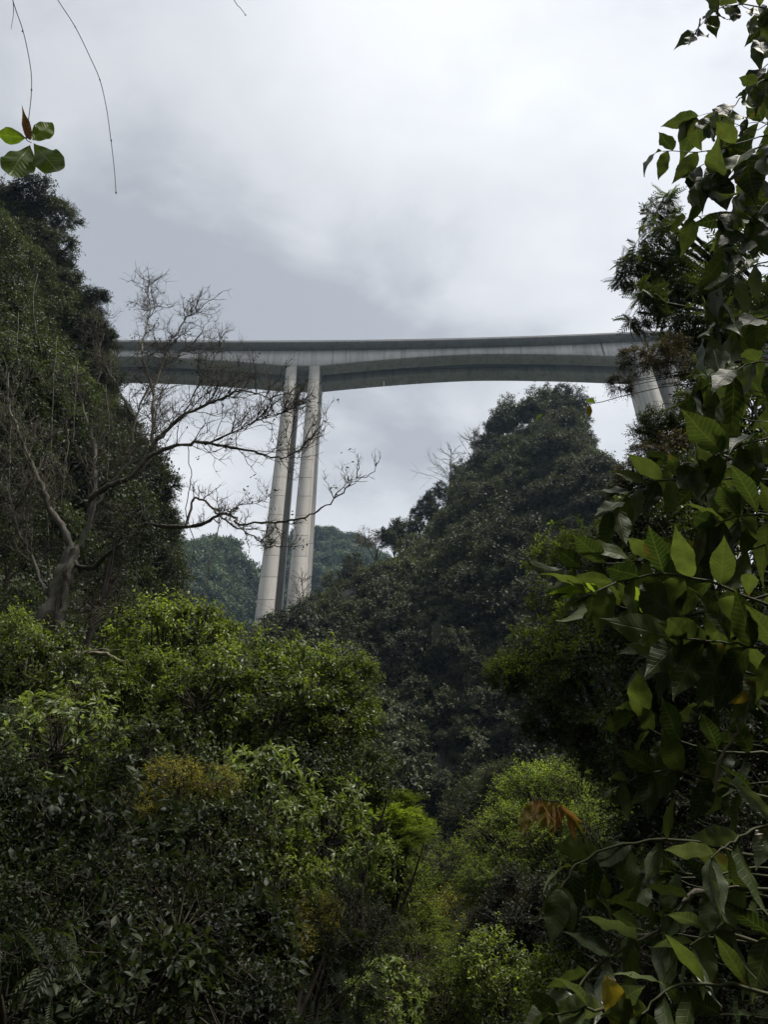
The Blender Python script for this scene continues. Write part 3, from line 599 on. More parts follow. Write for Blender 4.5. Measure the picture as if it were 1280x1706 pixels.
bare_tree('bare_tree', 'thin leafless grey tree in front of the pier foot', 503, 1012, 928, 96, 0.9, 26, seed=3)
bare_tree('bare_tree', 'wispy leafless tree on the hill ridge halfway to its summit', 752, 806, 738, 88.5, 1.0, 34, seed=4)
bare_tree('bare_tree', 'small leafless tree above the wispy one on the hill ridge', 790, 766, 706, 88.5, 0.9, 30, seed=5)
plant('pale_tree', 'pale olive tree on the low shoulder of the karst hill', 'tree', [(612, 895, 91, 24), (640, 902, 91, 16)], 'paletree')

# ------------------------------------------------------------------ shrubs and trees of the gorge
TL, TR, TV = 'shrubs in the thicket on the bare tree side', 'dark trees behind the big-leaved branches', 'shrubs on the gorge floor'
plant('leafy_shrub', 'broad glossy green shrub in front of the pier, catching light on top', 'shrub',
      [(270, 1085, 11, 92), (335, 1058, 11.3, 66), (425, 1118, 11, 84), (520, 1130, 10.8, 78), (585, 1145, 10.8, 58), (330, 1165, 10.4, 98), (455, 1185, 10.4, 100), (565, 1205, 10.5, 72), (250, 1150, 10.3, 70)], 'shrub', root=(-2.6, 11.2), trunk_r=0.09)
plant('leafy_shrub', 'fresh green shrub at the foot of the bare tree', 'shrub', [(60, 1130, 10, 88), (140, 1150, 9.8, 80), (20, 1060, 11, 60)], 'shrub')
for x, y, Y, r, k, l in [
    (95, 1235, 8.6, 105, 'rosette', 'shrub with pale upright leaf rosettes below the fresh green shrub'),
    (255, 1275, 8.8, 105, 'dark', 'dark shrub above the patch of yellowing leaves'),
    (430, 1335, 9.2, 100, 'rosette', 'rosette-leaved shrub right under the broad glossy shrub'),
    (545, 1385, 9.8, 92, 'rosette', 'rosette-leaved shrub beside the tiered yellow-green tree'),
    (500, 1290, 10.2, 84, 'dark', 'dark shrub between the glossy shrub and the rosette-leaved ones'),
    (600, 1290, 12.5, 66, 'dark', 'small dark shrub above the tiered yellow-green tree'),
    (350, 1420, 8.2, 105, 'dark', 'dark shrub below the patch of yellowing leaves'),
    (470, 1465, 8.8, 95, 'shrub', 'green shrub below the rosette-leaved shrubs')]:
    plant('thicket_shrub', l, 'shrub', [(x, y, Y, r)], k)
plant('yellowing_shrub', 'low shrub with a patch of yellowing small leaves', 'shrub', [(295, 1290, 8.0, 48), (355, 1300, 8.0, 44), (235, 1335, 7.8, 40)], 'yellow')
plant('yellowing_shrub', 'sparse olive shrub low between the dark thicket and the gorge floor', 'shrub', [(470, 1560, 8.2, 60), (520, 1520, 8.4, 50)], 'yellow')
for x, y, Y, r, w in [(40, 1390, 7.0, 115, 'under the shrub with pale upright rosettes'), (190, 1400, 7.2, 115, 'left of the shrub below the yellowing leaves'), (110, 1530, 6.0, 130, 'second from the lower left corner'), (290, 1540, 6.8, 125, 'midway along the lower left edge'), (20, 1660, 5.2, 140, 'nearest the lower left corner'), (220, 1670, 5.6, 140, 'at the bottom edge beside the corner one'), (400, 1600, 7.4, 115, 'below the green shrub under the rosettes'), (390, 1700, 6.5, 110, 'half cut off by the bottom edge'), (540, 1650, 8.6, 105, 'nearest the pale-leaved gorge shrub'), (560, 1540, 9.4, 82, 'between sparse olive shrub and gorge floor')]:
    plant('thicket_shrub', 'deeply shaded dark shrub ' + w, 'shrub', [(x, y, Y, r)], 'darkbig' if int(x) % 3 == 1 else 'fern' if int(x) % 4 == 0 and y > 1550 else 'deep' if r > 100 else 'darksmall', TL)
plant('tiered_tree', 'bright yellow-green tree with flat tiers of fine foliage in the gorge', 'tree', [(585, 1330, 16, 58), (640, 1338, 16, 56), (685, 1362, 16, 40), (630, 1375, 15.4, 62), (680, 1395, 15.4, 48), (640, 1418, 15, 58)], 'tier', squash=0.34)
for x, y, Y, r, k, l in [
    (665, 1490, 17, 72, 'bright', 'vine-draped round tree below the tiered yellow-green tree'),
    (735, 1440, 25, 62, 'bright', 'mid-green tree in the gorge just above its lowest gap'),
    (760, 1535, 20, 66, 'yellow', 'olive-leaved shrub in the middle of the gorge floor'),
    (690, 1600, 14, 70, 'bright', 'light green shrub with a flat top low in the gorge'),
    (790, 1590, 17, 56, 'bright', 'light green shrub between the olive one and the shaded tree'),
    (700, 1545, 17.5, 50, 'tier', 'flat-topped yellow-green shrub in the middle of the gorge'),
    (640, 1660, 12, 66, 'rosette', 'pale-leaved shrub at the bottom of the gorge'),
    (740, 1670, 13.5, 74, 'bright', 'bright feathery shrub lowest in the gorge'),
    (800, 1345, 30, 62, 'medium', 'grey-green tree at the toe of the karst hill'),
    (845, 1310, 28, 50, 'medium', 'smaller grey-green tree at the toe of the karst hill'),
    (620, 1450, 14.5, 56, 'shrub', 'leafy shrub directly under the tiered yellow-green tree'),
    (600, 1560, 13, 66, 'darksmall', 'dark round shrub left of the vine-draped tree'),
    (830, 1620, 13, 80, 'shrub', 'glossy green shrub on the big-leaved side of the gorge bottom')]:
    plant('gorge_plant', l, 'tree' if 'tree' in l else 'shrub', [(x, y, Y, r)], k)
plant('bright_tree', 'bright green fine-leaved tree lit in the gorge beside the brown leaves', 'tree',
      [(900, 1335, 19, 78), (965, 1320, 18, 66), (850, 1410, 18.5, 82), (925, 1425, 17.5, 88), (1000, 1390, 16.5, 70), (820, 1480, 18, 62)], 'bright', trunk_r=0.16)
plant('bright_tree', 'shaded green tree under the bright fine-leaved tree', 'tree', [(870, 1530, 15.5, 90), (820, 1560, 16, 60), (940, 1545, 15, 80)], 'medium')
plant('dark_tree', 'dark tree with drooping leaves overhanging the gorge from the big-leaved side', 'tree',
      [(905, 1105, 9.5, 72), (850, 1120, 9.6, 44), (960, 1060, 9, 70), (985, 1160, 8.6, 80), (920, 1200, 9, 58), (1010, 1240, 8.4, 72)], 'dark', root=(5.0, 9.5), trunk_r=0.1)
plant('light_shrub', 'spray of small yellow-green leaves reaching in front of the karst hill', 'shrub', [(930, 900, 8.5, 40), (905, 940, 8.5, 34), (980, 890, 8.3, 42), (950, 950, 8.3, 40)], 'sprig', root=(5.4, 9.0), trunk_r=0.022, fork=(1120, 990, 8.6))
plant('leafy_climber', 'olive climber with small leaves in front of the dark drooping tree', 'vine', [(905, 1010, 8.2, 40), (950, 1040, 8.0, 46), (870, 1075, 8.3, 40), (840, 1105, 8.4, 30), (930, 1110, 8.2, 46)], 'sprig', root=(5.0, 8.6), trunk_r=0.02, fork=(1080, 1090, 8.3))
plant('feathery_tree', 'dark tree with feather-shaped leaves rising beside the viaduct end', 'tree',
      [(1100, 350, 7.2, 30), (1095, 405, 7.2, 40), (1060, 450, 7.2, 32), (1120, 470, 7.4, 48), (1075, 515, 7.0, 34), (1150, 540, 7.3, 40), (1180, 440, 7.6, 55), (1200, 560, 7.3, 50), (1250, 500, 7.5, 60)], 'pinnate', root=(7.0, 8.2), trunk_r=0.12, fork=(1340, 560, 8.0))
plant('withered_vine', 'brownish tangle of withered vine hanging in front of the far pier', 'vine', [(1060, 600, 6.8, 34), (1035, 640, 6.8, 26), (1095, 590, 6.8, 32), (1130, 610, 6.8, 30), (1120, 575, 6.8, 28)], 'withered', root=(6.4, 7.4), trunk_r=0.022, fork=(1300, 600, 7.2))
plant('withered_vine', 'dark lower tangle of withered vine under the brownish one', 'vine', [(1080, 765, 6.6, 40), (1125, 745, 6.6, 38), (1055, 790, 6.5, 34)], 'withered', root=(6.2, 7.2), trunk_r=0.022, fork=(1290, 800, 7.0))
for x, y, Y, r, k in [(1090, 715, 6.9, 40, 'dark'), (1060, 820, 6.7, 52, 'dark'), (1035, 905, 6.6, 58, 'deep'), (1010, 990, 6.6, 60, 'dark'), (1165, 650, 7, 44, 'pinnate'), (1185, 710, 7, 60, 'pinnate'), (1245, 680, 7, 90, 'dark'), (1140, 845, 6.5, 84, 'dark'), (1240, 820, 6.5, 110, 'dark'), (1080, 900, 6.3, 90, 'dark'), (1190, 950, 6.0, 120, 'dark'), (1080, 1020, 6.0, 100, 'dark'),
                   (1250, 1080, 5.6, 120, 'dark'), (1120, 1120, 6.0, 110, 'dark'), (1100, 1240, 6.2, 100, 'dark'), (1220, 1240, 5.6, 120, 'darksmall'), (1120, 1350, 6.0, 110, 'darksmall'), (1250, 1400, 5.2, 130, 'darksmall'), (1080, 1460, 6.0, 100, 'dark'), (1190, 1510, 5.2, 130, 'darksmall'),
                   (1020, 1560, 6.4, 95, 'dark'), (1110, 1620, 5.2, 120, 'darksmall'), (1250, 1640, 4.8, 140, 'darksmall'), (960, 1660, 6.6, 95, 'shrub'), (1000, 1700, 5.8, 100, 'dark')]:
    h_ = 'topmost tier' if y < 780 else 'upper tier' if y < 1000 else 'middle tier' if y < 1260 else 'lower tier' if y < 1500 else 'bottom tier'
    plant('thicket_tree', 'dark thicket tree in the %s behind big leaves%s' % (h_, ', at frame edge' if x > 1185 else ', gorge side' if x < 1105 else ', in between'), 'tree', [(x, y, Y, r)], k, TR + ' ' + h_)
_by = {}
for o in list(COL.objects):
    if o.name.startswith('thicket_tree') and o.parent is None: _by.setdefault(o['label'], []).append(o)
for lab, os_ in _by.items():
    os_.sort(key=lambda o: -max(c.location.z + o.location.z for c in bpy.data.objects if c.parent == o))
    if len(os_) == 4:
        for o, w in zip(os_, ('highest', 'second highest', 'third highest', 'lowest')): o['label'] = lab.replace('dark thicket tree', w + ' dark thicket tree')
    if len(os_) in (2, 3):
        for o, w in zip(os_, ('higher of two', 'lower of two') if len(os_) == 2 else ('highest of three', 'middle of three', 'lowest of three')): o['label'] = lab.replace('dark thicket tree', 'dark thicket tree, ' + w + ',').replace(', in the', ' in the')
# forest trees round and above the viewpoint, whose twigs hang into view
for i, (x, y, z, r) in enumerate([(-4.5, -3.0, 9.5, 2.6), (0.5, -5.0, 10.5, 3.0), (5.5, -2.5, 10, 2.8), (-8.0, -5.0, 13, 3.2), (3.5, -8.5, 12, 3.4)]):
    R0, var = SP['medium']; z0 = float(T(x, y)); o = thing('canopy_tree', 'tall forest tree standing behind the viewpoint', 'tree', (x, y, z0), 'canopy trees behind the viewpoint')
    mb = MB(); g = np.random.default_rng(400 + i); tube(mb, smooth_line([(0, 0, -0.3), (0.2, 0.1, (z - z0) * 0.5), (0, 0, z - z0)], 8), np.linspace(0.22, 0.06, 8), 8); link('trunk', mb.mesh('trunk', 'bark_grey', True), o)
    c = link('crown', var[i % 3][0], o, (0, 0, z - z0)); c.scale = (r / R0,) * 3; b = link('branches', var[i % 3][1], o, (0, 0, z - z0)); b.scale = c.scale

# ------------------------------------------------------------------ the bare gnarled tree
def px_line(pts, Y0, Y1=None):
    n = len(pts); Y1 = Y0 if Y1 is None else Y1
    return np.array([at(p[0], p[1], Y0 + (Y1 - Y0) * i / max(n - 1, 1)) for i, p in enumerate(pts)])
g = np.random.default_rng(2024)
base = at(62, 1098, 14.0); gz = ground_z(base[0], base[1]); base[2] = min(base[2], gz + 0.3)
bt = thing('bare_tree', 'gnarled bare tree with twisted limbs reaching across the pier', 'tree', base)
def wood(parent, name, pts, r0, r1, Y0, Y1=None, n=None, jit=0.018, mat='bark_grey', sides=8, org=base):
    P = smooth_line(px_line(pts, Y0, Y1), n or max(8, len(pts) * 4), g, jit)
    mb = MB(); k = len(P); r = np.linspace(r0, r1, k) * (1 + 0.10 * g.normal(size=k)).clip(0.7, 1.3); r[0] = r0; r[-1] = r1
    tube(mb, P - org, r, sides)
    if sides >= 8:                                    # fluted, knotty wood
        V = mb.V[-1].reshape(k, sides, 3); c_ = V.mean(1, keepdims=True); ph = g.uniform(0, 6.28, sides)
        V[:] = c_ + (V - c_) * (1 + 0.16 * np.sin(ph)[None, :, None] + g.normal(0, 0.09, (k, sides, 1)))
    o = link(name, mb.mesh(name, mat, True), parent); return o, P
def twig_tree(mb, lb, P, n, L0, r0, level, up=0.35, gsize=1.0, fwd=None):
    """random side twigs along a limb, recursively; lb collects the few leaves left"""
    T_ = norm(np.gradient(P, axis=0))
    for _ in range(n):
        i = int(g.uniform(0.18, 1.0) * (len(P) - 1)); d = norm(T_[i] * 0.7 + g.normal(0, 0.62, 3) * np.array([1, 0.7, 1]) + np.array([0, 0, up])); Ln = L0 * g.uniform(0.4, 1.15)
        bend = g.normal(0, 0.18, 3) * Ln; E = P[i] + d * Ln; Q = smooth_line([P[i], P[i] + d * Ln * 0.5 + bend * 0.5, E + np.array([0, 0, 0.08 * Ln])], 7, g, 0.02 * Ln)
        tube(mb, Q - base, np.linspace(r0, r0 * 0.35, 7), 4 if level else 3)
        if level > 0: twig_tree(mb, lb, Q, int(g.integers(3, 6)), L0 * 0.58, r0 * 0.60, level - 1, up)
        elif g.random() < 0.07: lb.append((Q[-1], d))
LIMBS = [ # points, r0, r1, Y0, Y1, twigs, twig length
    ([(117, 930), (113, 896), (90, 861), (70, 818), (55, 779), (43, 752), (23, 701), (12, 668), (14, 620)], .14, .022, 14, 13.2, 17, 1.0),
    ([(122, 925), (133, 905), (148, 869), (156, 826), (157, 779), (158, 742), (140, 690), (131, 650), (120, 610)], .15, .02, 14, 14.3, 17, 1.0),
    ([(156, 830), (164, 820), (190, 806), (219, 795), (242, 767), (273, 748), (320, 738), (360, 741), (405, 748), (440, 758), (472, 763), (497, 752), (516, 730)], .13, .012, 14.1, 12.6, 18, 0.75),
    ([(235, 775), (258, 742), (273, 721), (305, 694), (344, 674), (375, 662), (398, 651), (425, 655), (455, 668)], .10, .012, 14, 13.0, 20, 0.8),
    ([(222, 795), (250, 760), (254, 700), (254, 651), (242, 612), (236, 580), (246, 530), (250, 502), (236, 456)], .085, .008, 14, 14.2, 22, 0.75),
    ([(254, 655), (268, 610), (285, 575), (305, 535), (330, 516)], .045, .007, 14.1, 13.8, 12, 0.6),
    ([(150, 850), (185, 805), (219, 760), (223, 705), (242, 655), (262, 620), (300, 590), (340, 552)], .07, .008, 14.1, 14.6, 18, 0.75),
    ([(221, 692), (200, 655), (188, 631), (172, 600), (160, 572), (165, 540)], .05, .01, 14.2, 14.0, 12, 0.65),
    ([(305, 696), (330, 640), (352, 605), (375, 560)], .035, .007, 13.8, 13.4, 12, 0.6),
    ([(340, 741), (390, 720), (430, 700), (470, 690), (505, 670)], .04, .007, 13.4, 12.8, 16, 0.6),
    ([(118, 935), (146, 945), (195, 912), (234, 879), (250, 873), (305, 878), (344, 871), (371, 855), (391, 864), (398, 873), (449, 871), (485, 868), (520, 856), (547, 840), (575, 817), (602, 790)], .09, .010, 13.9, 11.6, 8, 0.4),
    ([(575, 817), (574, 800), (570, 778)], .012, .005, 11.65, 11.6, 3, 0.2),
    ([(309, 877), (320, 836), (332, 830), (352, 845), (375, 866), (410, 888), (434, 900), (447, 893), (463, 912)], .05, .007, 13.0, 12.2, 10, 0.4),
    ([(371, 857), (400, 842), (430, 838), (452, 822)], .02, .005, 12.7, 12.4, 9, 0.3),
    ([(75, 990), (52, 930), (30, 880), (15, 820), (-10, 760)], .06, .012, 14, 13.6, 14, 0.8)]
wood(bt, 'trunk', [(56, 1112), (70, 1070), (86, 1025), (97, 985), (110, 948), (119, 920)], .26, .15, 14, sides=12, jit=0.03)
wood(bt, 'trunk', [(82, 1095), (92, 1045), (104, 1000), (114, 955), (124, 915)], .11, .09, 13.8, sides=10, jit=0.03)
lf = []
for pts, r0, r1, Y0, Y1, nt_, tl in LIMBS:
    o, P = wood(bt, 'limb', pts, r0 * 0.60, r1 * 0.7, Y0, Y1)
    mb = MB(); twig_tree(mb, lf, P, int(nt_ * 2.1), tl * 1.35, min(0.0135, r0 * 0.34), 2 if tl > 0.35 else 1)
    link('twigs', mb.mesh('twigs', 'twig'), o)
lb = MB(); lf = [q for q in lf if g.random() < 0.9]
Pq = np.array([q[0] for q in lf]) - base; Dq = np.array([q[1] for q in lf]) * 0.5 + np.array([0, 0, -0.8])
Pq = np.repeat(Pq, 3, 0) + g.normal(0, 0.06, (len(Pq) * 3, 3)); Dq = np.repeat(Dq, 3, 0) + g.normal(0, 0.3, Pq.shape)
scatter(lb, OV, Pq, Dq, g.normal(0, 1, Pq.shape), g.uniform(0.06, 0.10, len(Pq)), g.random(len(Pq)))
link('leaves', lb.mesh('leaves', 'leaf_dark'), bt)
for x, y, Y, r, l in [(175, 950, 14.6, 60, 'dry hanging creeper tangle round the fork of the bare tree'), (205, 880, 13.3, 60, 'dry creeper tangle hanging beside the long low branch'), (35, 900, 14.6, 60, 'dry creeper tangle at the outer limb of the bare tree'), (190, 1010, 12.6, 66, 'leafy creeper tangle above the fallen pale branch'), (92, 1030, 13.6, 24, 'small creeper clinging low on the trunk of the bare tree'), (112, 965, 13.6, 20, 'small creeper clinging high on the trunk of the bare tree')]:
    plant('creeper', l, 'vine', [(x, y, Y, r)], 'tangle')
# fallen pale branch and hanging lianas
fb = thing('fallen_branch', 'pale dead branch arching over the foot of the bare tree', 'branch', at(82, 1106, 10.5)); org = np.array(fb.location)
wood(fb, 'bough', [(76, 1112), (100, 1098), (133, 1087), (172, 1089), (203, 1100), (228, 1120), (255, 1145)], .045, .015, 10.2, 10.0, mat='bark_pale', org=org)
wood(fb, 'side_twig', [(133, 1088), (160, 1085), (200, 1083)], .014, .006, 10.1, 10.0, mat='bark_pale', org=org)
for k, (x, y0, y1) in enumerate([(62, 455, 590), (30, 520, 700), (95, 560, 760), (130, 600, 740), (18, 700, 900), (110, 700, 850), (175, 640, 800), (75, 830, 960)]):
    P = smooth_line(px_line([(x, y0), (x + g.uniform(-8, 8), y0 * .6 + y1 * .4), (x + g.uniform(-14, 14), y1)], 15.5 if y0 > 650 else 19.5), 20, g, 0.012); mb = MB(); tube(mb, P - P[0], np.linspace(0.013, 0.006, 20), 4)
    tag(link('liana', mb.mesh('liana', 'bark_grey'), None, tuple(P[0])), 'pale liana draping the crag foliage, %s of eight from the top down' % ORD[k], 'vine', 'lianas on the crag')
for pts, Y, l in [([(367, 857), (364, 880), (352, 935), (345, 965), (338, 1000)], 12.5, 'thin liana hanging from the long low branch before the distant hill'),
                  ([(312, 740), (318, 800), (310, 850), (322, 900), (318, 960)], 13, 'thin liana dangling at the edge of the crag foliage'),
                  ([(240, 770), (236, 850), (228, 920), (226, 1000)], 13.6, 'straight liana hanging beside the trunk of the bare tree')]:
    P = smooth_line(px_line(pts, Y), 24, g, 0.015); mb = MB(); tube(mb, P - P[0], np.full(24, 0.010), 4); o = link('liana', mb.mesh('liana', 'twig'), None, tuple(P[0])); tag(o, l, 'vine')

# ------------------------------------------------------------------ big leaves close by
def big_leaf(name, w, n=21, teeth=0.010, fold=0.10, droop=0.22, tip=0.9, mat='leaf_large', peak=0.42, twist=0.1):
    t = np.linspace(0, 1, n); hw = w / 2 * (np.sin(np.pi * t ** (math.log(0.5) / math.log(peak))) ** tip)
    hw *= np.where(t > 0.62, 1 - 0.62 * ((t - 0.62) / 0.38) ** 0.8, 1) if tip > 0.8 else 1; hw = np.maximum(hw, 0.004); tt = np.where(np.arange(n) % 2 == 0, 1 + teeth * 2, 1 - teeth * 2); hw[1:-1] *= tt[1:-1]; hw[-1] = 0.002
    V = []
    for k in range(n):
        zc = -droop * t[k] ** 2 + 0.02 * math.sin(9 * t[k]); tw = twist * t[k]
        for a in (-1, -0.5, 0, 0.5, 1): V.append((a * hw[k], t[k] + 0.02 * abs(a), zc + fold * abs(a) * hw[k] * 2 * (1 - 0.5 * abs(a)) + tw * a * hw[k] + 0.03 * abs(a) * math.sin(20 * t[k] + a * 2) * hw[k] * 4))
    i = np.arange(n - 1)[:, None] * 5 + np.arange(4)[None]
    mb = MB(); mb.add(V, np.stack([i, i + 1, i + 6, i + 5], -1).reshape(-1, 4)); return mb.mesh(name, mat, True)
def variants(mat, ws=(0.38, 0.44, 0.33, 0.29, 0.41)):
    return [big_leaf('leaf', w, droop=d, fold=f, twist=tw, mat=mat, peak=p) for w, d, f, tw, p in zip(ws, (0.18, 0.3, 0.42, 0.62, 0.05), (0.12, 0.06, 0.16, 0.3, 0.22), (0.1, -0.25, 0.3, 0.6, -0.5), (0.42, 0.38, 0.48, 0.5, 0.36))]
BL = {k: variants(k) for k in ('leaf_large', 'leaf_large_pale', 'leaf_gold', 'leaf_fresh')}; BL['leaf_brown'] = variants('leaf_brown', (0.24, 0.28, 0.2))
ROUND = [big_leaf('leaf', w, teeth=0.0, droop=d, mat='leaf_fresh', peak=0.58, tip=0.75) for w, d in ((0.52, 0.04), (0.40, 0.06))]
camP = np.array([0, 0, CAMZ])
def put_leaf(parent, mesh, P, D, Nn, size, org):
    D = D / np.linalg.norm(D); X = np.cross(D, Nn); X /= np.linalg.norm(X); Z = np.cross(X, D)
    M = Matrix(((X[0], D[0], Z[0], 0), (X[1], D[1], Z[1], 0), (X[2], D[2], Z[2], 0), (0, 0, 0, 1)))
    o = link('leaf', mesh, parent); o.matrix_local = Matrix.Translation(Vector(P - org)) @ M @ Matrix.Scale(size, 4); return o
def img_dir(px, py, Y, a):                            # direction in the picture plane, a measured from +x towards up
    return norm(np.array([math.cos(a), -sp_ * math.sin(a), cp * math.sin(a)]))
def spray(tree, org, pts, Y0, Y1, lpx, pairs, mats=('leaf_large',), hang=0.2, stem_r=0.008, stem_mat='stem_green', start=0.35, terminal=True, ang=58, tilt=0.36, seed=0):
    g = np.random.default_rng(seed + int(pts[0][1]) * 7 + int(pts[-1][0]))
    P = smooth_line(px_line(pts, Y0, Y1), 18, g, 0.004); mb = MB(); tube(mb, P - org, np.linspace(stem_r, stem_r * 0.35, 18), 6)
    b = link('branch', mb.mesh('branch', stem_mat, True), tree); T_ = norm(np.gradient(P, axis=0))
    us = np.linspace(start, 0.95, pairs); q = []
    for k, u_ in enumerate(us):
        for s_ in (-1, 1):
            q.append((min(max(u_ + s_ * 0.012, 0), 1), s_ * rad(ang - 14 * k / max(pairs - 1, 1))))
    if terminal: q.append((1.0, 0.0))
    for u_, a in q:
        f = u_ * 17; i = min(int(f), 16); p = P[i] + (P[i + 1] - P[i]) * (f - i); t = T_[i]
        px, py, z = project(p); v = norm(camP - p)
        perp = norm(np.cross(v, t)); d = norm(math.cos(a) * t + math.sin(a) * perp + g.normal(0, tilt * 0.45, 3) + np.array([0, 0, -hang]))
        nn = norm(v * g.choice([-0.75, 0.75], p=[0.75, 0.25]) + np.array([0, 0, 0.6]) + g.normal(0, tilt, 3))
        mt = BL[mats[g.integers(len(mats))]]; size = lpx * g.uniform(0.7, 1.12) * z / FPX
        put_leaf(b, mt[g.integers(len(mt))], p, d, nn, size, org)
    return b
def big_plant(name, label, cat, x, y, ztop, r):
    z0 = float(T(x, y)); o = thing(name, label, cat, (x, y, z0)); org = np.array([x, y, z0]); mb = MB(); h = ztop - z0
    tube(mb, smooth_line([(0, 0, -0.3), (0.08, 0.05, h * 0.4), (-0.05, 0.1, h * 0.75), (0, 0, h)], 12), np.linspace(r, r * 0.35, 12), 8); link('trunk', mb.mesh('trunk', 'bark_grey', True), o); return o, org
ut, uo = big_plant('compound_leaf_tree', 'tree at the frame edge whose drooping compound leaves hang against the sky', 'tree', 3.7, 3.0, 8.6, 0.10)
for pts, Y0, Y1, l, n, kw in [
    ([(1420, 60), (1300, 18), (1215, 8), (1180, 30), (1150, 62)], 3.0, 2.8, 56, 8, dict(hang=1.1)),
    ([(1380, 100), (1300, 20), (1262, 20), (1230, 5)], 3.2, 3.0, 80, 3, dict(hang=0.9)),
    ([(1420, 140), (1290, 130), (1240, 160), (1195, 215)], 3.0, 2.9, 62, 5, dict(hang=0.6)),
    ([(1420, 230), (1290, 225), (1190, 250), (1105, 252)], 3.0, 2.7, 74, 4, dict(hang=0.25)),
    ([(1420, 250), (1290, 240), (1210, 275), (1165, 300)], 2.9, 2.8, 120, 4, dict(hang=1.5)),
    ([(1420, 300), (1300, 330), (1250, 370), (1215, 420)], 3.1, 3.0, 85, 5, dict(hang=0.9)),
    ([(1420, 420), (1310, 430), (1240, 450), (1195, 490)], 3.2, 3.1, 95, 4, dict(hang=0.7)),
    ([(1420, 520), (1310, 520), (1240, 540), (1180, 560)], 3.3, 3.1, 100, 4, dict(hang=0.6)),
    ([(1420, 600), (1310, 600), (1240, 610), (1170, 650)], 3.1, 3.0, 105, 4, dict(hang=0.6)),
    ([(1420, 360), (1320, 300), (1270, 270), (1235, 330)], 3.4, 3.3, 90, 4, dict(hang=1.0)),
    ([(1420, 200), (1310, 215), (1255, 250), (1200, 262), (1150, 285)], 3.2, 3.0, 118, 4, dict(hang=1.4)),
    ([(1420, 330), (1320, 350), (1260, 345), (1205, 360)], 3.3, 3.1, 105, 4, dict(hang=1.2)),
    ([(1400, -40), (1320, 10), (1280, 30), (1265, 70)], 3.1, 3.0, 90, 3, dict(hang=1.2)),
    ([(1420, 90), (1320, 95), (1275, 110), (1250, 150)], 3.2, 3.1, 80, 4, dict(hang=0.9))]:
    spray(ut, uo, pts, Y0, Y1, l, n, **kw)
mt_, mo = big_plant('big_leaf_tree', 'tree with very large veined leaves spreading in front of the dark thicket', 'tree', 4.2, 3.2, 5.8, 0.09)
for pts, Y0, Y1, l, n, kw in [
    ([(1420, 740), (1300, 730), (1230, 745), (1160, 780)], 3.2, 3.0, 107, 5, {}),
    ([(1420, 830), (1290, 800), (1180, 800), (1080, 805), (1020, 850)], 3.3, 3.0, 79, 8, {}),
    ([(1440, 900), (1300, 905), (1180, 930), (1060, 935), (940, 945)], 3.2, 2.9, 96, 8, dict(stem_r=0.007)),
    ([(1420, 1050), (1290, 1010), (1170, 965), (1060, 960), (955, 1005)], 2.9, 2.6, 116, 7, {}),
    ([(1420, 1100), (1300, 1085), (1210, 1070), (1130, 1060)], 2.8, 2.6, 129, 5, {}),
    ([(1400, 880), (1300, 860), (1230, 860), (1180, 880)], 3.1, 2.9, 103, 5, {}),
    ([(1400, 680), (1280, 655), (1150, 640), (1010, 668), (905, 690)], 3.6, 3.4, 34, 1, dict(start=0.8, mats=('leaf_gold', 'leaf_fresh'), stem_r=0.005, stem_mat='twig')),
    ([(1380, 960), (1250, 1000), (1130, 1030), (1060, 1020), (985, 985)], 3.1, 2.9, 68, 7, dict(mats=('leaf_large', 'leaf_large', 'leaf_fresh'))),
    ([(1400, 1180), (1280, 1130), (1200, 1110), (1170, 1090)], 2.9, 2.8, 94, 5, {})]:
    spray(mt_, mo, pts, Y0, Y1, l, n, **kw)
lt, lo = big_plant('big_leaf_shrub', 'low shrub with sprays of large toothed leaves beside the bright gorge tree', 'shrub', 3.6, 3.4, 2.6, 0.06)
for pts, Y0, Y1, l, n, kw in [
    ([(1400, 1330), (1290, 1260), (1190, 1250), (1100, 1225), (1055, 1185)], 3.2, 2.9, 92, 5, {}),
    ([(1400, 1340), (1290, 1330), (1190, 1300), (1100, 1285), (1035, 1310)], 3.1, 2.9, 92, 5, {}),
    ([(1190, 1320), (1205, 1260), (1235, 1205), (1254, 1160)], 2.9, 2.85, 60, 2, dict(start=0.85, hang=1.0, mats=('leaf_gold', 'leaf_large'), stem_mat='bark_pale')),
    ([(1300, 1440), (1150, 1400), (1050, 1405), (965, 1440), (935, 1480)], 3.2, 3.0, 92, 5, dict(hang=0.7)),
    ([(1400, 1400), (1290, 1375), (1230, 1395), (1185, 1430)], 2.8, 2.7, 115, 3, dict(mats=('leaf_large_pale', 'leaf_large'))),
    ([(1330, 1590), (1150, 1540), (1060, 1570), (990, 1615), (950, 1670)], 3.0, 2.7, 105, 5, dict(mats=('leaf_large', 'leaf_large_pale', 'leaf_large'))),
    ([(1400, 1600), (1290, 1560), (1200, 1550), (1150, 1575)], 2.8, 2.7, 95, 4, dict(mats=('leaf_large', 'leaf_large_pale'))),
    ([(1360, 1500), (1250, 1480), (1160, 1490), (1120, 1520)], 3.0, 2.9, 80, 4, {}),
    ([(1400, 1700), (1250, 1650), (1130, 1640), (1070, 1690)], 2.7, 2.6, 110, 4, {}),
    ([(1100, 1760), (1030, 1700), (990, 1680), (925, 1690)], 2.7, 2.6, 90, 4, dict(mats=('leaf_large', 'leaf_large_pale'))),
    ([(1250, 1480), (1150, 1495), (1122, 1540), (1062, 1560), (1022, 1540), (1012, 1500)], 3.2, 3.1, 60, 2, dict(stem_r=0.014, stem_mat='bark_pale', start=0.9))]:
    spray(lt, lo, pts, Y0, Y1, l, n, **kw)
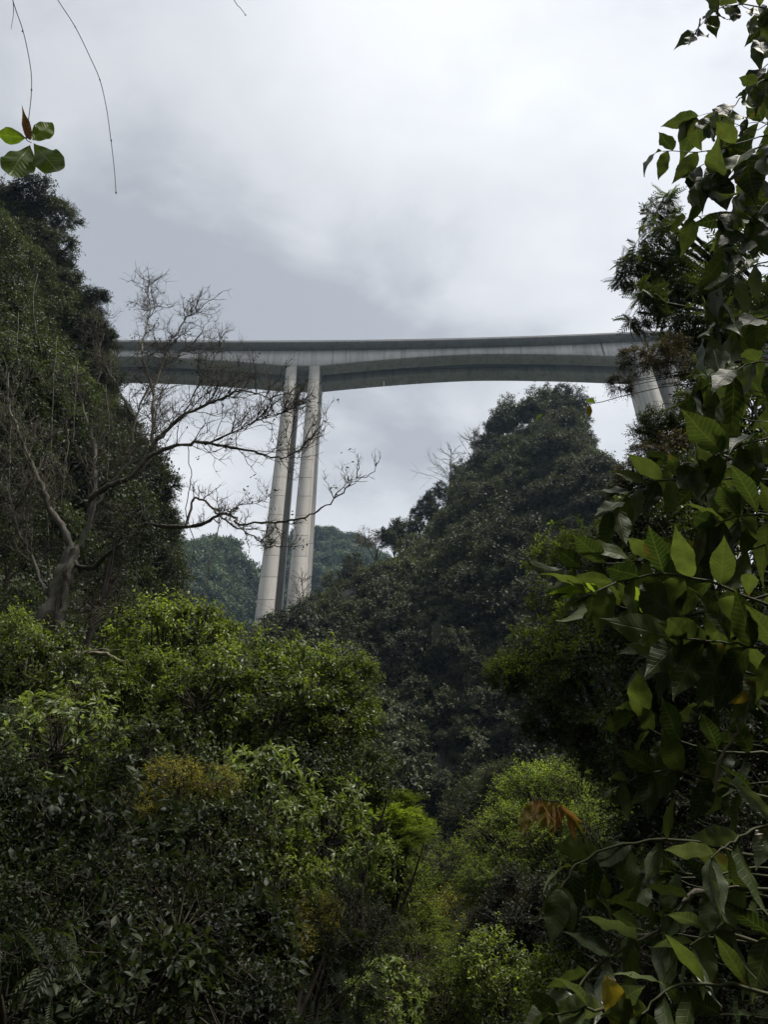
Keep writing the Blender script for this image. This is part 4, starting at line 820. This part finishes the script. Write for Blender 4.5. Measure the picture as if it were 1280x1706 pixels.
b = spray(lt, lo, [(1040, 1470), (990, 1440), (965, 1385), (942, 1348), (912, 1330), (880, 1338)], 3.1, 3.0, 48, 9, ('leaf_brown', 'leaf_brown', 'leaf_gold'), hang=2.6, stem_r=0.004, start=0.6, tilt=0.6, ang=75); b['label'] = 'drooping cluster of withered brown leaves'
put_leaf(lt, BL['leaf_gold'][0], at(1008, 1622, 2.6), at(1052, 1730, 2.6) - at(1008, 1622, 2.6), norm(camP - at(1008, 1622, 2.6)), 118 * mpp(1030, 1660, 2.6), lo)['label'] = 'mottled yellow leaf'
# more large-leaved sprays further back
g = np.random.default_rng(555)
REAR = [('upper', 190, 640, 4.4, 1.1, 3.2), ('middle', 640, 1020, 4.2, 0.5, 3.0), ('lower', 1020, 1360, 4.0, 0.4, 2.6), ('lowest', 1360, 1700, 3.8, 0.4, 2.0)]
for nm, y0, y1, Yr, hg, zt in REAR:
    o, org = big_plant('large_leaf_tree', 'shaded large-leaved tree, %s of four filling the frame edge behind the nearest leaves' % nm, 'tree', 5.4 - 0.2 * (y0 > 900), Yr + 0.3, at(1400, y0 + 100, Yr)[2], 0.06)
    for k in range(8):
        xe = g.uniform(1060, 1240) if y0 > 500 else g.uniform(1130, 1250); ye = g.uniform(y0, y1); xe = max(xe, 1165) if 520 < ye < 760 else xe; xs_ = xe + g.uniform(110, 190)
        spray(o, org, [(1480, (y0 + y1) / 2 + 40), (max(xs_, 1330), ye + g.uniform(0, 60)), ((xs_ + xe) / 2, ye + g.uniform(-10, 25)), (xe, ye)], Yr, Yr + g.uniform(-0.5, 0.6), g.uniform(62, 92), int(g.integers(3, 5)), hang=g.uniform(0.3, 0.8) * (1.4 if y0 < 500 else 1), seed=k)
# twigs hanging from the canopy overhead
def hanging(label, pts, Y, r, nodes, leaves=(), extra=()):
    P0 = at(*pts[0], Y); o = thing('hanging_twig', label, 'twig', P0)
    P = smooth_line(px_line(pts, Y), 40); mb = MB(); rr = np.full(40, r)
    tube(mb, P - P0, np.linspace(r * 1.2, r * 0.8, 40), 6); st = link('stem', mb.mesh('stem', 'twig', True), o)
    for x, y in nodes:
        c = at(x, y, Y); mb = MB(); d = norm(P[min(np.argmin(np.linalg.norm(P - c, axis=1)) + 1, 39)] - P[np.argmin(np.linalg.norm(P - c, axis=1)) - 1])
        tube(mb, np.array([c - d * r * 3, c - d * r, c + d * r, c + d * r * 3]) - P0, [r * 0.8, r * 2.1, r * 2.1, r * 0.8], 6); link('node', mb.mesh('node', 'twig', True), o)
    for pl in extra:
        q = smooth_line(px_line(pl, Y), 10); mb = MB(); tube(mb, q - P0, np.linspace(r, r * 0.6, 10), 5); link('side_twig', mb.mesh('side_twig', 'twig', True), o)
    for a, b_, k, mname in leaves:
        A, B = at(*a, Y), at(*b_, Y); m_ = ROUND[k] if mname is None else BL[mname][2]
        put_leaf(o, m_, A, B - A, norm(norm(A - camP) + np.array([0.25 - 0.4 * k, 0.1, 0.1])), np.linalg.norm(B - A), P0)
    return o
Yh = 1.25
hanging('hanging twig ending in four round green leaves above the crag', [(4, -60), (22, 5), (38, 52), (50, 110), (52, 150), (47, 200), (43, 230), (52, 238)], Yh, 0.0016, [(37, 52), (52, 150), (43, 230)],
        [((43, 230), (-3, 224), 0, None), ((50, 241), (16, 294), 0, None), ((55, 238), (100, 290), 1, None), ((52, 234), (86, 206), 0, None), ((50, 234), (40, 203), 1, 'leaf_brown'), ((62, -30), (46, 14), 1, 'leaf_brown')], [[(16, -40), (22, 14), (18, 48)]])
hanging('long leafless hanging twig with small nodes against the sky', [(60, -60), (96, 0), (125, 45), (150, 96), (166, 133), (177, 180), (184, 230), (190, 280), (193, 322)], Yh, 0.0014, [(125, 45), (166, 133), (185, 234), (193, 321)])
hanging('short tip of a bare twig poking in from the top', [(360, -60), (390, 0), (401, 14), (409, 25)], Yh, 0.0014, [(409, 25)])
ob = thing('overhead_bough', 'leafless bough overhead from which the bare twigs hang', 'branch', at(-40, -60, Yh)); org = np.array(ob.location)
P = smooth_line([org + [-1.5, -0.6, 0.6], org, at(60, -66, Yh), at(360, -64, Yh), at(700, -110, Yh - 0.1)], 24); mb = MB(); tube(mb, P - org, np.linspace(0.02, 0.004, 24), 6); link('bough', mb.mesh('bough', 'bark_dark', True), ob)

# ------------------------------------------------------------------ air
hm, N, K = newmat('haze'); o_ = N.new('ShaderNodeOutputMaterial'); pv = N.new('ShaderNodeVolumePrincipled'); K(pv.outputs[0], o_.inputs['Volume'])
pv.inputs['Color'].default_value = (0.52, 0.74, 1.0, 1); pv.inputs['Density'].default_value = 0.00023; pv.inputs['Anisotropy'].default_value = 0.2
mb = MB(); mb.add([(x, y, z) for z in (-12, 330) for x, y in ((-920, -900), (920, -900), (920, 940), (-920, 940))], BOXF)
hz = link('haze', mb.mesh('haze', 'haze')); tag(hz, 'thin pale blue haze filling the gorge', None, None, 'stuff')
